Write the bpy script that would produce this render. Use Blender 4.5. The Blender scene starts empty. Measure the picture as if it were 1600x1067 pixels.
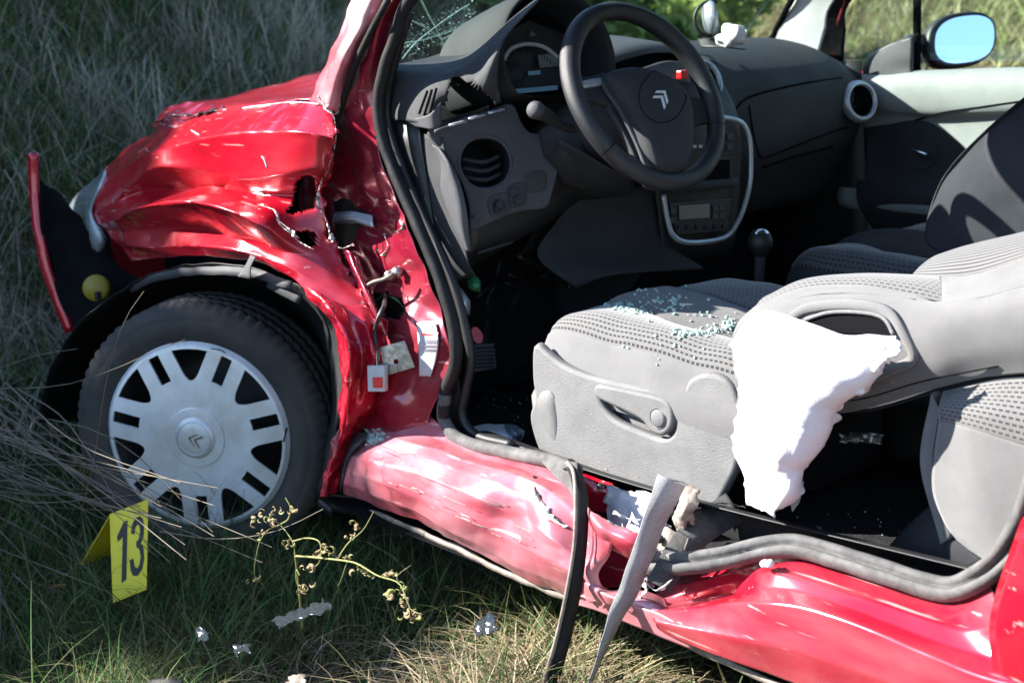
import bpy, bmesh, math, random
import numpy as np
from mathutils import Vector, Matrix, noise
from mathutils.bvhtree import BVHTree
random.seed(7); RNG=np.random.default_rng(11)
S=bpy.context.scene; COL=S.collection

# ---------------------------------------------------------------- camera, sky, sun, exposure
YAW,PITCH,ROLL,FPX=0.8421,0.2216,-0.0423,2504.5
CAM=Vector((2.9569,-1.7214,1.2268))
fw=Vector((-math.sin(YAW)*math.cos(PITCH),math.cos(YAW)*math.cos(PITCH),-math.sin(PITCH)))
rt=fw.cross(Vector((0,0,1))).normalized(); up=rt.cross(fw)
rt,up=rt*math.cos(ROLL)+up*math.sin(ROLL),-rt*math.sin(ROLL)+up*math.cos(ROLL)
cd=bpy.data.cameras.new('camera'); cam=bpy.data.objects.new('camera',cd); COL.objects.link(cam)
cam.matrix_world=Matrix(((rt.x,up.x,-fw.x,CAM.x),(rt.y,up.y,-fw.y,CAM.y),(rt.z,up.z,-fw.z,CAM.z),(0,0,0,1)))
cd.sensor_width=36; cd.lens=36*FPX/1600; cd.clip_start=.05; cd.clip_end=400
cd.dof.use_dof=True; cd.dof.focus_distance=2.75; cd.dof.aperture_fstop=5.2
S.camera=cam
SUN=Vector((-.66,-.54,.52)).normalized()
w=bpy.data.worlds.new('World'); S.world=w; w.use_nodes=True
nt=w.node_tree; nt.nodes.clear()
sky=nt.nodes.new('ShaderNodeTexSky'); sky.sky_type='NISHITA'; sky.sun_disc=False; sky.ozone_density=4.0; sky.air_density=1.1; sky.dust_density=.4
sky.sun_elevation=math.asin(SUN.z); sky.sun_rotation=math.atan2(SUN.x,SUN.y)
bg=nt.nodes.new('ShaderNodeBackground'); bg.inputs[1].default_value=.092
wo=nt.nodes.new('ShaderNodeOutputWorld'); nt.links.new(sky.outputs[0],bg.inputs[0]); nt.links.new(bg.outputs[0],wo.inputs[0])
sl=bpy.data.lights.new('sun','SUN'); sl.energy=5.0; sl.angle=math.radians(.5); sl.color=(1,.96,.90)
so=bpy.data.objects.new('sun',sl); COL.objects.link(so); so.rotation_euler=SUN.to_track_quat('Z','Y').to_euler(); so.location=(-5,-5,6)
S.view_settings.view_transform='Standard'; S.view_settings.look='None'; S.view_settings.gamma=1
S.view_settings.exposure=2.15
S.render.resolution_x=1024; S.render.resolution_y=682

# ---------------------------------------------------------------- helpers
def U(px,py,a='y',v=0.0):
    d=rt*((px-800)/FPX)+up*(-(py-533.5)/FPX)+fw
    if a=='d': return CAM+d*v
    i='xyz'.index(a); return CAM+d*((v-CAM[i])/d[i])
def PX(p):
    v=Vector(p)-CAM; z=v.dot(fw); return 800+FPX*v.dot(rt)/z, 533.5-FPX*v.dot(up)/z
def W(p,ax='y'):
    if isinstance(p,Vector): return p
    if len(p)==4: return U(p[0],p[1],p[2],p[3])
    if len(p)==3: return U(p[0],p[1],ax,p[2])
def V3(*a): return Vector(a)

def mat(name,col,rough=.5,metal=0,spec=.5,coat=0,noise_amt=0,noise_scale=20,bump=0,bump_scale=60,col2=None,**k):
    m=bpy.data.materials.new(name); m.use_nodes=True; n=m.node_tree; b=n.nodes['Principled BSDF']
    b.inputs['Base Color'].default_value=(*col,1); b.inputs['Roughness'].default_value=rough
    b.inputs['Metallic'].default_value=metal; b.inputs['Specular IOR Level'].default_value=spec
    b.inputs['Coat Weight'].default_value=coat; b.inputs['Coat Roughness'].default_value=.06
    for kk,vv in k.items(): b.inputs[kk.replace('_',' ')].default_value=vv
    tc=n.nodes.new('ShaderNodeTexCoord')
    if noise_amt or col2:
        t=n.nodes.new('ShaderNodeTexNoise'); t.inputs['Scale'].default_value=noise_scale; t.inputs['Detail'].default_value=6; t.inputs['Roughness'].default_value=.65
        n.links.new(tc.outputs['Object'],t.inputs['Vector'])
        r=n.nodes.new('ShaderNodeValToRGB'); c2=col2 or tuple(c*(1-noise_amt) for c in col)
        r.color_ramp.elements[0].position=.38; r.color_ramp.elements[1].position=.62
        r.color_ramp.elements[0].color=(*c2,1); r.color_ramp.elements[1].color=(*col,1)
        n.links.new(t.outputs[0],r.inputs[0]); n.links.new(r.outputs[0],b.inputs['Base Color'])
        mr=n.nodes.new('ShaderNodeMapRange'); mr.inputs[3].default_value=min(1,rough*1.35); mr.inputs[4].default_value=rough*.8
        n.links.new(t.outputs[0],mr.inputs[0]); n.links.new(mr.outputs[0],b.inputs['Roughness'])
    if bump:
        t2=n.nodes.new('ShaderNodeTexNoise'); t2.inputs['Scale'].default_value=bump_scale; t2.inputs['Detail'].default_value=4
        n.links.new(tc.outputs['Object'],t2.inputs['Vector'])
        bp=n.nodes.new('ShaderNodeBump'); bp.inputs['Strength'].default_value=bump; bp.inputs['Distance'].default_value=.004
        n.links.new(t2.outputs[0],bp.inputs['Height']); n.links.new(bp.outputs[0],b.inputs['Normal'])
    return m

def weave(name,col,dark,su=160,sv=90,dash=True):
    """ribbed seat cloth: ribs along U, short dark dashes between them"""
    m=bpy.data.materials.new(name); m.use_nodes=True; n=m.node_tree; b=n.nodes['Principled BSDF']; L=n.links
    b.inputs['Roughness'].default_value=.95; b.inputs['Specular IOR Level'].default_value=.15
    b.inputs['Sheen Weight'].default_value=.3
    uv=n.nodes.new('ShaderNodeUVMap'); sep=n.nodes.new('ShaderNodeSeparateXYZ'); L.new(uv.outputs[0],sep.inputs[0])
    def M(op,a,bb):
        x=n.nodes.new('ShaderNodeMath'); x.operation=op
        for i,q in enumerate((a,bb)):
            if isinstance(q,(int,float)): x.inputs[i].default_value=q
            elif q is not None: L.new(q,x.inputs[i])
        return x.outputs[0]
    v=M('MULTIPLY',sep.outputs[1],sv); fv=M('FRACT',v,None); row=M('FLOOR',v,None)
    rib=M('GREATER_THAN',fv,.62)
    if dash:
        u=M('ADD',M('MULTIPLY',sep.outputs[0],su),M('MULTIPLY',row,.5)); fu=M('FRACT',u,None)
        seg=M('GREATER_THAN',fu,.35); k=M('MULTIPLY',rib,seg)
    else: k=rib
    nz=n.nodes.new('ShaderNodeTexNoise'); nz.inputs['Scale'].default_value=700; tc=n.nodes.new('ShaderNodeTexCoord'); L.new(tc.outputs['Object'],nz.inputs[0])
    mx=n.nodes.new('ShaderNodeMixRGB'); L.new(k,mx.inputs[0]); mx.inputs[1].default_value=(*col,1); mx.inputs[2].default_value=(*dark,1)
    mx2=n.nodes.new('ShaderNodeMixRGB'); mx2.blend_type='MULTIPLY'; mx2.inputs[0].default_value=.5; L.new(mx.outputs[0],mx2.inputs[1]); L.new(nz.outputs[0],mx2.inputs[2])
    L.new(mx2.outputs[0],b.inputs['Base Color'])
    bp=n.nodes.new('ShaderNodeBump'); bp.inputs['Distance'].default_value=.002; bp.inputs['Strength'].default_value=.7; bp.invert=True
    L.new(k,bp.inputs['Height']); L.new(bp.outputs[0],b.inputs['Normal'])
    return m

def paint(name,col,dust=.25,seed=0.,scr=.5,dcol=(.42,.25,.22),d0=.45,d1_=.75):
    """metallic red paint with fine scratches; the road dust colour also paints sunlit glare on some panels"""
    m=bpy.data.materials.new(name); m.use_nodes=True; n=m.node_tree; b=n.nodes['Principled BSDF']; L=n.links
    b.inputs['Metallic'].default_value=.25; b.inputs['Coat Weight'].default_value=.6; b.inputs['Coat Roughness'].default_value=.08
    tc=n.nodes.new('ShaderNodeTexCoord'); mp=n.nodes.new('ShaderNodeMapping'); mp.inputs['Location'].default_value=(seed,seed,seed); L.new(tc.outputs['Object'],mp.inputs[0])
    def N(s,d=8,r=.65,vec=mp.outputs[0]):
        t=n.nodes.new('ShaderNodeTexNoise'); t.inputs['Scale'].default_value=s; t.inputs['Detail'].default_value=d; t.inputs['Roughness'].default_value=r; L.new(vec,t.inputs[0]); return t.outputs[0]
    def ramp(x,a,bq,ca,cb):
        r=n.nodes.new('ShaderNodeValToRGB'); r.color_ramp.elements[0].position=a; r.color_ramp.elements[1].position=bq
        r.color_ramp.elements[0].color=(*ca,1); r.color_ramp.elements[1].color=(*cb,1); L.new(x,r.inputs[0]); return r.outputs[0]
    mp2=n.nodes.new('ShaderNodeMapping'); mp2.inputs['Scale'].default_value=(6,60,90); mp2.inputs['Rotation'].default_value=(0,.45,0); L.new(tc.outputs['Object'],mp2.inputs[0])
    mp3=n.nodes.new('ShaderNodeMapping'); mp3.inputs['Scale'].default_value=(.45,1.3,1.9); mp3.inputs['Rotation'].default_value=(0,.5,0); mp3.inputs['Location'].default_value=(seed,seed,seed); L.new(tc.outputs['Object'],mp3.inputs[0])
    d1=ramp(N(5,4,.5,mp3.outputs[0]),d0,d1_,(0,0,0),(dust,)*3); s1=ramp(N(1.0,3,.5,mp2.outputs[0]),.66,.72,(0,0,0),(scr,)*3)
    base=ramp(N(9),.3,.7,tuple(c*.9 for c in col),col)
    m1=n.nodes.new('ShaderNodeMixRGB'); L.new(d1,m1.inputs[0]); L.new(base,m1.inputs[1]); m1.inputs[2].default_value=(*dcol,1)
    m2=n.nodes.new('ShaderNodeMixRGB'); L.new(s1,m2.inputs[0]); L.new(m1.outputs[0],m2.inputs[1]); m2.inputs[2].default_value=(.6,.42,.40,1)
    L.new(m2.outputs[0],b.inputs['Base Color'])
    mr=n.nodes.new('ShaderNodeMapRange'); mr.inputs[3].default_value=.24; mr.inputs[4].default_value=.55; L.new(d1,mr.inputs[0]); L.new(mr.outputs[0],b.inputs['Roughness'])
    bp=n.nodes.new('ShaderNodeBump'); bp.inputs['Distance'].default_value=.012; bp.inputs['Strength'].default_value=.22; L.new(N(11,2,.5),bp.inputs['Height']); L.new(bp.outputs[0],b.inputs['Normal'])
    L.new(bp.outputs[0],b.inputs['Coat Normal'])
    return m

M={}
M['red']=paint('car_paint',(.40,.004,.018),.14,0.,.5,(.52,.2,.2))  # pinkish dust colour also paints the broad sunlit haze on the fender
M['red_sill']=paint('car_paint_scuffed_sunlit',(.40,.03,.055),.75,3.,.6,(.60,.38,.41),.30,.72)  # dust widened and paled to paint the sun's pink glare on the metal
M['red_rear']=paint('car_paint_rear',(.42,.010,.032),.30,5.,.7,(.55,.36,.36),.42,.75)
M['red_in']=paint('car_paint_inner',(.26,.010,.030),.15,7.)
M['rubber']=mat('rubber_seal',(.011,.011,.012),.6,spec=.25,noise_amt=.4,noise_scale=40,bump=.3)
M['rubber_dusty_sunlit']=mat('rubber_dusty_sunlit',(.10,.096,.094),.8,noise_amt=.45,noise_scale=25,bump=.4)
M['tyre']=mat('tyre_rubber',(.020,.020,.021),.75,col2=(.050,.045,.038),noise_scale=7,bump=.3,bump_scale=120)
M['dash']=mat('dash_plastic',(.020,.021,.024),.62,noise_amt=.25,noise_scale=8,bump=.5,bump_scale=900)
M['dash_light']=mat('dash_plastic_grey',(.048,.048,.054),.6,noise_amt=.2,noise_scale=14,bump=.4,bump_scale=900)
M['black']=mat('black_plastic',(.012,.012,.013),.5,noise_amt=.3,noise_scale=30)
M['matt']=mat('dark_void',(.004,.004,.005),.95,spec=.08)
M['trim']=mat('seat_trim_plastic',(.145,.143,.142),.5,noise_amt=.22,noise_scale=12,bump=.5,bump_scale=700)
M['door_trim']=mat('door_vinyl',(.24,.25,.245),.55,noise_amt=.15,noise_scale=10,bump=.4,bump_scale=800)
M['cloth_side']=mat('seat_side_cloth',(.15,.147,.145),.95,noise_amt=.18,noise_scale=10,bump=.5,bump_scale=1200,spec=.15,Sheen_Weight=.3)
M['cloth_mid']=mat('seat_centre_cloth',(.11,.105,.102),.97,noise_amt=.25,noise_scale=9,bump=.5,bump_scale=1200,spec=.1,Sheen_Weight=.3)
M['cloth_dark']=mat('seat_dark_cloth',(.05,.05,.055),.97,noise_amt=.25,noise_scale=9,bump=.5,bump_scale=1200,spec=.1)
M['weave']=weave('seat_ribbed_cloth',(.17,.165,.16),(.035,.035,.04),95,110)
M['ribs']=weave('seat_ribs',(.17,.165,.16),(.05,.05,.055),60,120,False)
M['weave_dark']=weave('seat_ribbed_dark',(.10,.10,.105),(.03,.03,.035),80,90)
M['silver']=mat('silver_paint',(.50,.53,.58),.34,.55,col2=(.34,.36,.39),noise_scale=9,bump=.15)
M['hubcap']=mat('hubcap_paint',(.70,.73,.77),.38,.35,col2=(.50,.49,.47),noise_scale=5,bump=.12,bump_scale=30)
M['steel']=mat('bare_steel',(.50,.47,.44),.35,.9,col2=(.2,.17,.15),noise_scale=25,bump=.4)
M['torn']=mat('torn_metal',(.62,.60,.58),.4,.7,col2=(.05,.03,.03),noise_scale=90,bump=.9,bump_scale=120)
M['chrome']=mat('chrome',(.8,.8,.82),.08,1)
M['white_cloth']=mat('airbag_cloth',(.74,.71,.73),.9,noise_amt=.05,noise_scale=30,bump=.3,bump_scale=500)
M['white_plastic']=mat('white_plastic',(.75,.75,.75),.5)
M['pillar_trim']=mat('pillar_trim_cloth',(.46,.45,.46),.85,noise_amt=.08,noise_scale=20,bump=.3,bump_scale=800)
M['lining']=mat('roof_lining_cloth',(.12,.12,.12),.95)
M['pillar_red']=mat('pillar_trim_mauve',(.20,.19,.215),.8,bump=.2,bump_scale=600)
M['carpet']=mat('carpet',(.030,.029,.031),1,noise_amt=.4,noise_scale=60,bump=1,bump_scale=400,spec=.05)
M['belt']=mat('belt_webbing',(.30,.30,.31),.5,noise_amt=.2,noise_scale=200,bump=.6,bump_scale=900)
M['belt_dark']=mat('dark_webbing',(.05,.048,.047),.9,noise_amt=.3,noise_scale=90,bump=.8,bump_scale=500)
M['yellow']=mat('marker_yellow',(.74,.60,.02),.45,noise_amt=.12,noise_scale=14)
M['yellow_cap']=mat('cap_yellow',(.20,.15,.006),.5)
M['ink']=mat('marker_ink',(.008,.008,.008),.5)
M['red_plastic']=mat('red_plastic',(.55,.01,.01),.35)
M['green_plastic']=mat('green_plastic',(.02,.16,.06),.5)
M['blue_print']=mat('blue_print',(.05,.09,.42),.4)
M['beige']=mat('beige_primer',(.24,.20,.165),.7,noise_amt=.4,noise_scale=40,bump=.4)
M['lcd']=mat('lcd_glass',(.14,.15,.13),.25)
M['cyan']=mat('cluster_trim',(.22,.38,.46),.35)
M['white_print']=mat('white_print',(.5,.5,.5),.5)
M['sticker']=mat('sticker_paper',(.44,.42,.43),.4,noise_amt=.1,noise_scale=60)
M['sticker_grey']=mat('sticker_print',(.16,.14,.17),.5)
M['headlamp']=mat('headlamp_lens',(.40,.47,.52),.2,.0,coat=1,noise_amt=.35,noise_scale=14,bump=.5,bump_scale=25)
M['mirror']=mat('mirror_glass',(.85,.9,.95),.01,1)
M['crumb']=mat('glass_crumb',(.58,.76,.71),.08,0,Transmission_Weight=.35,IOR=1.5)
M['clear']=mat('clear_plastic',(.12,.15,.17),.12,0,Transmission_Weight=.85,IOR=1.45,bump=.6,bump_scale=40)
M['orange']=mat('orange_wood',(.45,.12,.04),.6,noise_amt=.4,noise_scale=50)
M['bark']=mat('bark',(.09,.065,.045),.95,noise_amt=.5,noise_scale=20,bump=1,bump_scale=60)
M['stalk']=mat('weed_stem',(.20,.20,.06),.7,col2=(.16,.17,.05),noise_scale=20)
M['stalk_dry']=mat('dried_leaf',(.22,.16,.08),.8,noise_amt=.4,noise_scale=60)

def glass_mat(name,tint,mixf=.12,frost=0):
    m=bpy.data.materials.new(name); m.use_nodes=True; n=m.node_tree; n.nodes.clear(); L=n.links
    t=n.nodes.new('ShaderNodeBsdfTransparent'); t.inputs[0].default_value=(*tint,1)
    g=n.nodes.new('ShaderNodeBsdfGlossy'); g.inputs['Roughness'].default_value=.02
    lw=n.nodes.new('ShaderNodeLayerWeight'); lw.inputs[0].default_value=.5; pw=n.nodes.new('ShaderNodeMath'); pw.operation='POWER'; pw.inputs[1].default_value=4.5; L.new(lw.outputs['Facing'],pw.inputs[0]); f=n.nodes.new('ShaderNodeMath'); f.operation='MULTIPLY_ADD'; f.inputs[1].default_value=.7; f.inputs[2].default_value=.045; L.new(pw.outputs[0],f.inputs[0])
    mx=n.nodes.new('ShaderNodeMixShader'); L.new(f.outputs[0],mx.inputs[0]); L.new(t.outputs[0],mx.inputs[1]); L.new(g.outputs[0],mx.inputs[2])
    o=n.nodes.new('ShaderNodeOutputMaterial'); last=mx.outputs[0]
    if frost:
        d=n.nodes.new('ShaderNodeBsdfDiffuse'); d.inputs[0].default_value=(.55,.75,.7,1)
        tc=n.nodes.new('ShaderNodeTexCoord'); vo=n.nodes.new('ShaderNodeTexVoronoi'); vo.feature='DISTANCE_TO_EDGE'; vo.inputs['Scale'].default_value=26; L.new(tc.outputs['Object'],vo.inputs[0])
        mpp=n.nodes.new('ShaderNodeMapping'); mpp.inputs['Scale'].default_value=(3,9,3); L.new(tc.outputs['Object'],mpp.inputs[0]); L.new(mpp.outputs[0],vo.inputs[0]); vo.inputs['Scale'].default_value=2.2
        r=n.nodes.new('ShaderNodeValToRGB'); r.color_ramp.elements[0].position=.0; r.color_ramp.elements[1].position=.018
        r.color_ramp.elements[0].color=(frost,)*3+(1,); r.color_ramp.elements[1].color=(.22,.22,.22,1); L.new(vo.outputs[0],r.inputs[0])
        m2=n.nodes.new('ShaderNodeMixShader'); sy=n.nodes.new('ShaderNodeSeparateXYZ'); L.new(tc.outputs['Object'],sy.inputs[0]); my=n.nodes.new('ShaderNodeMapRange'); my.inputs[1].default_value=-.25; my.inputs[2].default_value=-.55; my.inputs[3].default_value=0; my.inputs[4].default_value=1; L.new(sy.outputs[1],my.inputs[0]); mm=n.nodes.new('ShaderNodeMath'); mm.operation='MULTIPLY'; L.new(r.outputs[0],mm.inputs[0]); L.new(my.outputs[0],mm.inputs[1]); L.new(mm.outputs[0],m2.inputs[0]); L.new(last,m2.inputs[1]); L.new(d.outputs[0],m2.inputs[2]); last=m2.outputs[0]
    L.new(last,o.inputs[0]); return m
M['windscreen']=glass_mat('windscreen_glass',(.86,.92,.89),frost=.5)
M['sideglass']=glass_mat('side_glass',(.9,.97,.93))

def leafmat(name,rough=.7,trans=.25):
    m=bpy.data.materials.new(name); m.use_nodes=True; n=m.node_tree; b=n.nodes['Principled BSDF']; L=n.links
    a=n.nodes.new('ShaderNodeAttribute'); a.attribute_name='col'; L.new(a.outputs['Color'],b.inputs['Base Color'])
    b.inputs['Roughness'].default_value=rough; b.inputs['Specular IOR Level'].default_value=.25
    tr=n.nodes.new('ShaderNodeBsdfTranslucent'); L.new(a.outputs['Color'],tr.inputs[0])
    mx=n.nodes.new('ShaderNodeMixShader'); mx.inputs[0].default_value=trans
    L.new(b.outputs[0],mx.inputs[1]); L.new(tr.outputs[0],mx.inputs[2]); L.new(mx.outputs[0],n.nodes['Material Output'].inputs[0]); return m
M['grass']=leafmat('grass_blades')

def tag(o,label=None,cat=None,group=None,kind=None):
    if label:o['label']=label
    if cat:o['category']=cat
    if group:o['group']=group
    if kind:o['kind']=kind
    return o
def empty(name,loc=(0,0,0)):
    o=bpy.data.objects.new(name,None); o.location=loc; o.empty_display_size=.1; COL.objects.link(o); return o
def mesh(name,vs,fs,m,parent=None,smooth=True,uv=None,solid=0,bevel=0,sub=0,off=0):
    me=bpy.data.meshes.new(name); me.from_pydata([tuple(v) for v in vs],[],fs); me.update()
    if smooth: me.polygons.foreach_set('use_smooth',[True]*len(me.polygons))
    if uv is not None:
        l=me.uv_layers.new(name='UVMap'); idx=[0]*len(me.loops); me.loops.foreach_get('vertex_index',idx)
        l.data.foreach_set('uv',[c for i in idx for c in uv[i]])
    me.materials.append(m)
    o=bpy.data.objects.new(name,me); COL.objects.link(o)
    if parent is not None: o.parent=parent; o.matrix_parent_inverse=Matrix.Translation(-wloc(parent))
    if solid:
        md=o.modifiers.new('s','SOLIDIFY'); md.thickness=solid; md.offset=off; md.use_even_offset=False
    if bevel:
        md=o.modifiers.new('b','BEVEL'); md.width=bevel; md.segments=2; md.limit_method='ANGLE'; md.angle_limit=.7
    if sub: md=o.modifiers.new('u','SUBSURF'); md.levels=sub; md.render_levels=sub
    return o
def wloc(o): return Vector(o.location) if o.type=='EMPTY' else Vector((0,0,0))
def pempty(name,loc,parent):
    o=empty(name,loc); o.parent=parent; o.matrix_parent_inverse=Matrix.Translation(-wloc(parent)); return o
def cr(pts,n):
    """Catmull-Rom resample to n points by chord length"""
    P=[Vector(p) for p in pts]
    if len(P)==2: return [P[0].lerp(P[1],i/(n-1)) for i in range(n)]
    P=[P[0]*2-P[1]]+P+[P[-1]*2-P[-2]]
    dense=[]
    for i in range(1,len(P)-2):
        a,b,c,d=P[i-1:i+3]
        for k in range(12):
            t=k/12; dense.append(.5*((2*b)+(c-a)*t+(2*a-5*b+4*c-d)*t*t+(3*b-a-3*c+d)*t**3))
    dense.append(P[-2])
    L=[0]
    for i in range(1,len(dense)): L.append(L[-1]+(dense[i]-dense[i-1]).length)
    out=[];j=0
    for i in range(n):
        s=L[-1]*i/(n-1)
        while j<len(L)-2 and L[j+1]<s: j+=1
        u=(s-L[j])/max(1e-9,L[j+1]-L[j]); out.append(dense[j].lerp(dense[j+1],min(1,max(0,u))))
    return out
def pin(x,y,poly):
    c=False;j=len(poly)-1
    for i in range(len(poly)):
        a,b=poly[i],poly[j]
        if (a[1]>y)!=(b[1]>y) and x<(b[0]-a[0])*(y-a[1])/(b[1]-a[1])+a[0]: c=not c
        j=i
    return c
def surf(name,rows,m,parent=None,nu=40,nv=30,ax='y',solid=.002,crumple=0,cs=9,cut=None,rag=0,ragside='',linear=False,facet=0,fcs=11,seed=0,sub=0,edgecut=None,smooth=True,off=0):
    R=[cr([W(p,ax) for p in r],nu) for r in rows]
    G=[[None]*nu for _ in range(nv)]
    for i in range(nu):
        c=cr([r[i] for r in R],nv) if not linear else cr_lin([r[i] for r in R],nv)
        for j in range(nv): G[j][i]=c[j]
    if crumple or facet:
        N=[[None]*nu for _ in range(nv)]
        for j in range(nv):
            for i in range(nu):
                a=G[j][min(nu-1,i+1)]-G[j][max(0,i-1)]; b=G[min(nv-1,j+1)][i]-G[max(0,j-1)][i]
                nn=a.cross(b); N[j][i]=nn.normalized() if nn.length>0 else V3(0,-1,0)
        for j in range(nv):
            for i in range(nu):
                p=G[j][i]; q=p*cs+V3(seed,seed*2,0)
                f=1-2*abs(noise.noise(q)); f2=noise.noise(q*2.3+V3(5,1,2)); 
                dd=0
                if facet:
                    qq=V3(p.x*.75,p.y*.4,p.z*1.15)*fcs+V3(seed*1.7,0,seed)+V3(1,0,1)*.35*noise.noise(p*5)
                    d_,_=noise.voronoi(qq); d2_,_=noise.voronoi(qq*2.3+V3(3,1,4)); dd=(d_[0]-.45)*facet+(d2_[0]-.45)*facet*.3
                G[j][i]=p+N[j][i]*(crumple*(f*.6+f2*.5-.15)+dd)
    vs=[];uv=[]
    us=[0]
    mid=G[nv//2]
    for i in range(1,nu): us.append(us[-1]+(mid[i]-mid[i-1]).length)
    midc=[G[j][nu//2] for j in range(nv)]; vv=[0]
    for j in range(1,nv): vv.append(vv[-1]+(midc[j]-midc[j-1]).length)
    for j in range(nv):
        for i in range(nu):
            p=G[j][i]
            if rag and (('r' in ragside and i==nu-1) or ('l' in ragside and i==0) or ('t' in ragside and j==0) or ('b' in ragside and j==nv-1)):
                p=p+V3(noise.noise(p*60+V3(seed,0,0)),noise.noise(p*70),noise.noise(p*55+V3(0,9,0)))*rag
            vs.append(p); uv.append((us[i],vv[j]))
    fs=[]
    for j in range(nv-1):
        for i in range(nu-1):
            q=(j*nu+i,j*nu+i+1,(j+1)*nu+i+1,(j+1)*nu+i)
            if cut:
                c=(vs[q[0]]+vs[q[2]])/2; x,y=PX(c)
                if any(pin(x,y,pl) for pl in cut): continue
            fs.append(q)
    return mesh(name,vs,fs,m,parent,smooth,uv,solid=solid,sub=sub,off=off)
def cr_lin(pts,n):
    L=[0]
    for i in range(1,len(pts)): L.append(L[-1]+(pts[i]-pts[i-1]).length)
    out=[];j=0
    for i in range(n):
        s=L[-1]*i/(n-1)
        while j<len(L)-2 and L[j+1]<s: j+=1
        out.append(pts[j].lerp(pts[j+1],(s-L[j])/max(1e-9,L[j+1]-L[j])))
    return out
def frames(P,upv):
    out=[]
    for i in range(len(P)):
        t=(P[min(len(P)-1,i+1)]-P[max(0,i-1)]).normalized()
        u=upv(i/(len(P)-1)) if callable(upv) else Vector(upv)
        s=t.cross(u); s=s.normalized() if s.length>1e-6 else V3(1,0,0)
        out.append((t,s,s.cross(t).normalized()))
    return out
def sweep(name,path,prof,m,parent=None,n=40,ax='y',upv=(0,0,1),scale=None,caps=True,smooth=True,wob=0,ends=0):
    """sweep profile [(s,u)..] along path; s = side axis, u = up axis"""
    P=cr([W(p,ax) for p in path],n); F=frames(P,upv); vs=[];fs=[];k=len(prof)
    for i,(p,(t,s,u)) in enumerate(zip(P,F)):
        f=i/(n-1); sc=scale(f) if callable(scale) else (scale or 1)
        for a,b in prof:
            q=p+s*a*sc+u*b*sc
            if wob: q+=V3(noise.noise(q*25),noise.noise(q*25+V3(7,0,0)),noise.noise(q*25+V3(0,7,0)))*wob
            if ends and i==n-1: q+=t*ends*noise.noise(q*400)
            vs.append(q)
    for i in range(n-1):
        for j in range(k): fs.append((i*k+j,i*k+(j+1)%k,(i+1)*k+(j+1)%k,(i+1)*k+j))
    if caps: fs+= [tuple(range(k))[::-1],tuple((n-1)*k+j for j in range(k))]
    return mesh(name,vs,fs,m,parent,smooth)
def circ(r,k=8): return [(r*math.cos(2*math.pi*i/k),r*math.sin(2*math.pi*i/k)) for i in range(k)]
def tube(name,path,r,m,parent=None,n=24,k=8,ax='y',scale=None,**kw): return sweep(name,path,circ(r,k),m,parent,n,ax,scale=scale,**kw)
def rectp(wd,th): return [(-wd/2,-th/2),(wd/2,-th/2),(wd/2,th/2),(-wd/2,th/2)]
def plane_frame(o,n):
    n=Vector(n).normalized(); z=V3(0,0,1); e1=n.cross(z)*-1
    if e1.length<1e-4: e1=V3(1,0,0)
    e1.normalize(); e2=n.cross(e1); 
    if e2.z<0: e2=-e2; 
    return Vector(o),e1,e2,n
def onplane(px,py,fr):
    o,e1,e2,n=fr; d=rt*((px-800)/FPX)+up*(-(py-533.5)/FPX)+fw
    p=CAM+d*((o-CAM).dot(n)/d.dot(n)); return ((p-o).dot(e1),(p-o).dot(e2))
def smooth_loop(pts,k=4):
    out=[];n=len(pts)
    for i in range(n):
        a,b,c,d=[Vector(pts[(i+j-1)%n]) for j in range(4)]
        for q in range(k):
            t=q/k; out.append(.5*((2*b)+(c-a)*t+(2*a-5*b+4*c-d)*t*t+(3*b-a-3*c+d)*t**3))
    return [tuple(p) for p in out]
def plate(name,loops,fr,th,m,parent=None,bevel=.002,px=True,sm=True,smooth=True):
    """flat panel with holes: loops of pixels (or plane coords), on frame fr, given thickness, bevelled edge"""
    cu=bpy.data.curves.new(name,'CURVE'); cu.dimensions='2D'; cu.fill_mode='BOTH'; cu.extrude=max(th/2-bevel,1e-5); cu.bevel_depth=bevel; cu.bevel_resolution=2
    for lp in loops:
        q=[onplane(x,y,fr) for x,y in lp] if px else lp
        if sm: q=smooth_loop(q)
        s=cu.splines.new('POLY'); s.points.add(len(q)-1); s.use_cyclic_u=True
        for i,(a,b) in enumerate(q): s.points[i].co=(a,b,0,1)
    return from_curve(name,cu,fr,m,parent)
def from_curve(name,cu,fr,m,parent):
    tmp=bpy.data.objects.new('tmp',cu); COL.objects.link(tmp)
    dg=bpy.context.evaluated_depsgraph_get(); me=bpy.data.meshes.new_from_object(tmp.evaluated_get(dg)); 
    bpy.data.objects.remove(tmp); bpy.data.curves.remove(cu)
    o,e1,e2,n=fr
    A=Matrix(((e1.x,e2.x,n.x,o.x),(e1.y,e2.y,n.y,o.y),(e1.z,e2.z,n.z,o.z),(0,0,0,1)))
    me.transform(A); me.name=name; me.materials.clear(); me.materials.append(m)
    ob=bpy.data.objects.new(name,me); COL.objects.link(ob)
    if parent is not None: ob.parent=parent; ob.matrix_parent_inverse=Matrix.Translation(-wloc(parent))
    return ob
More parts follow.
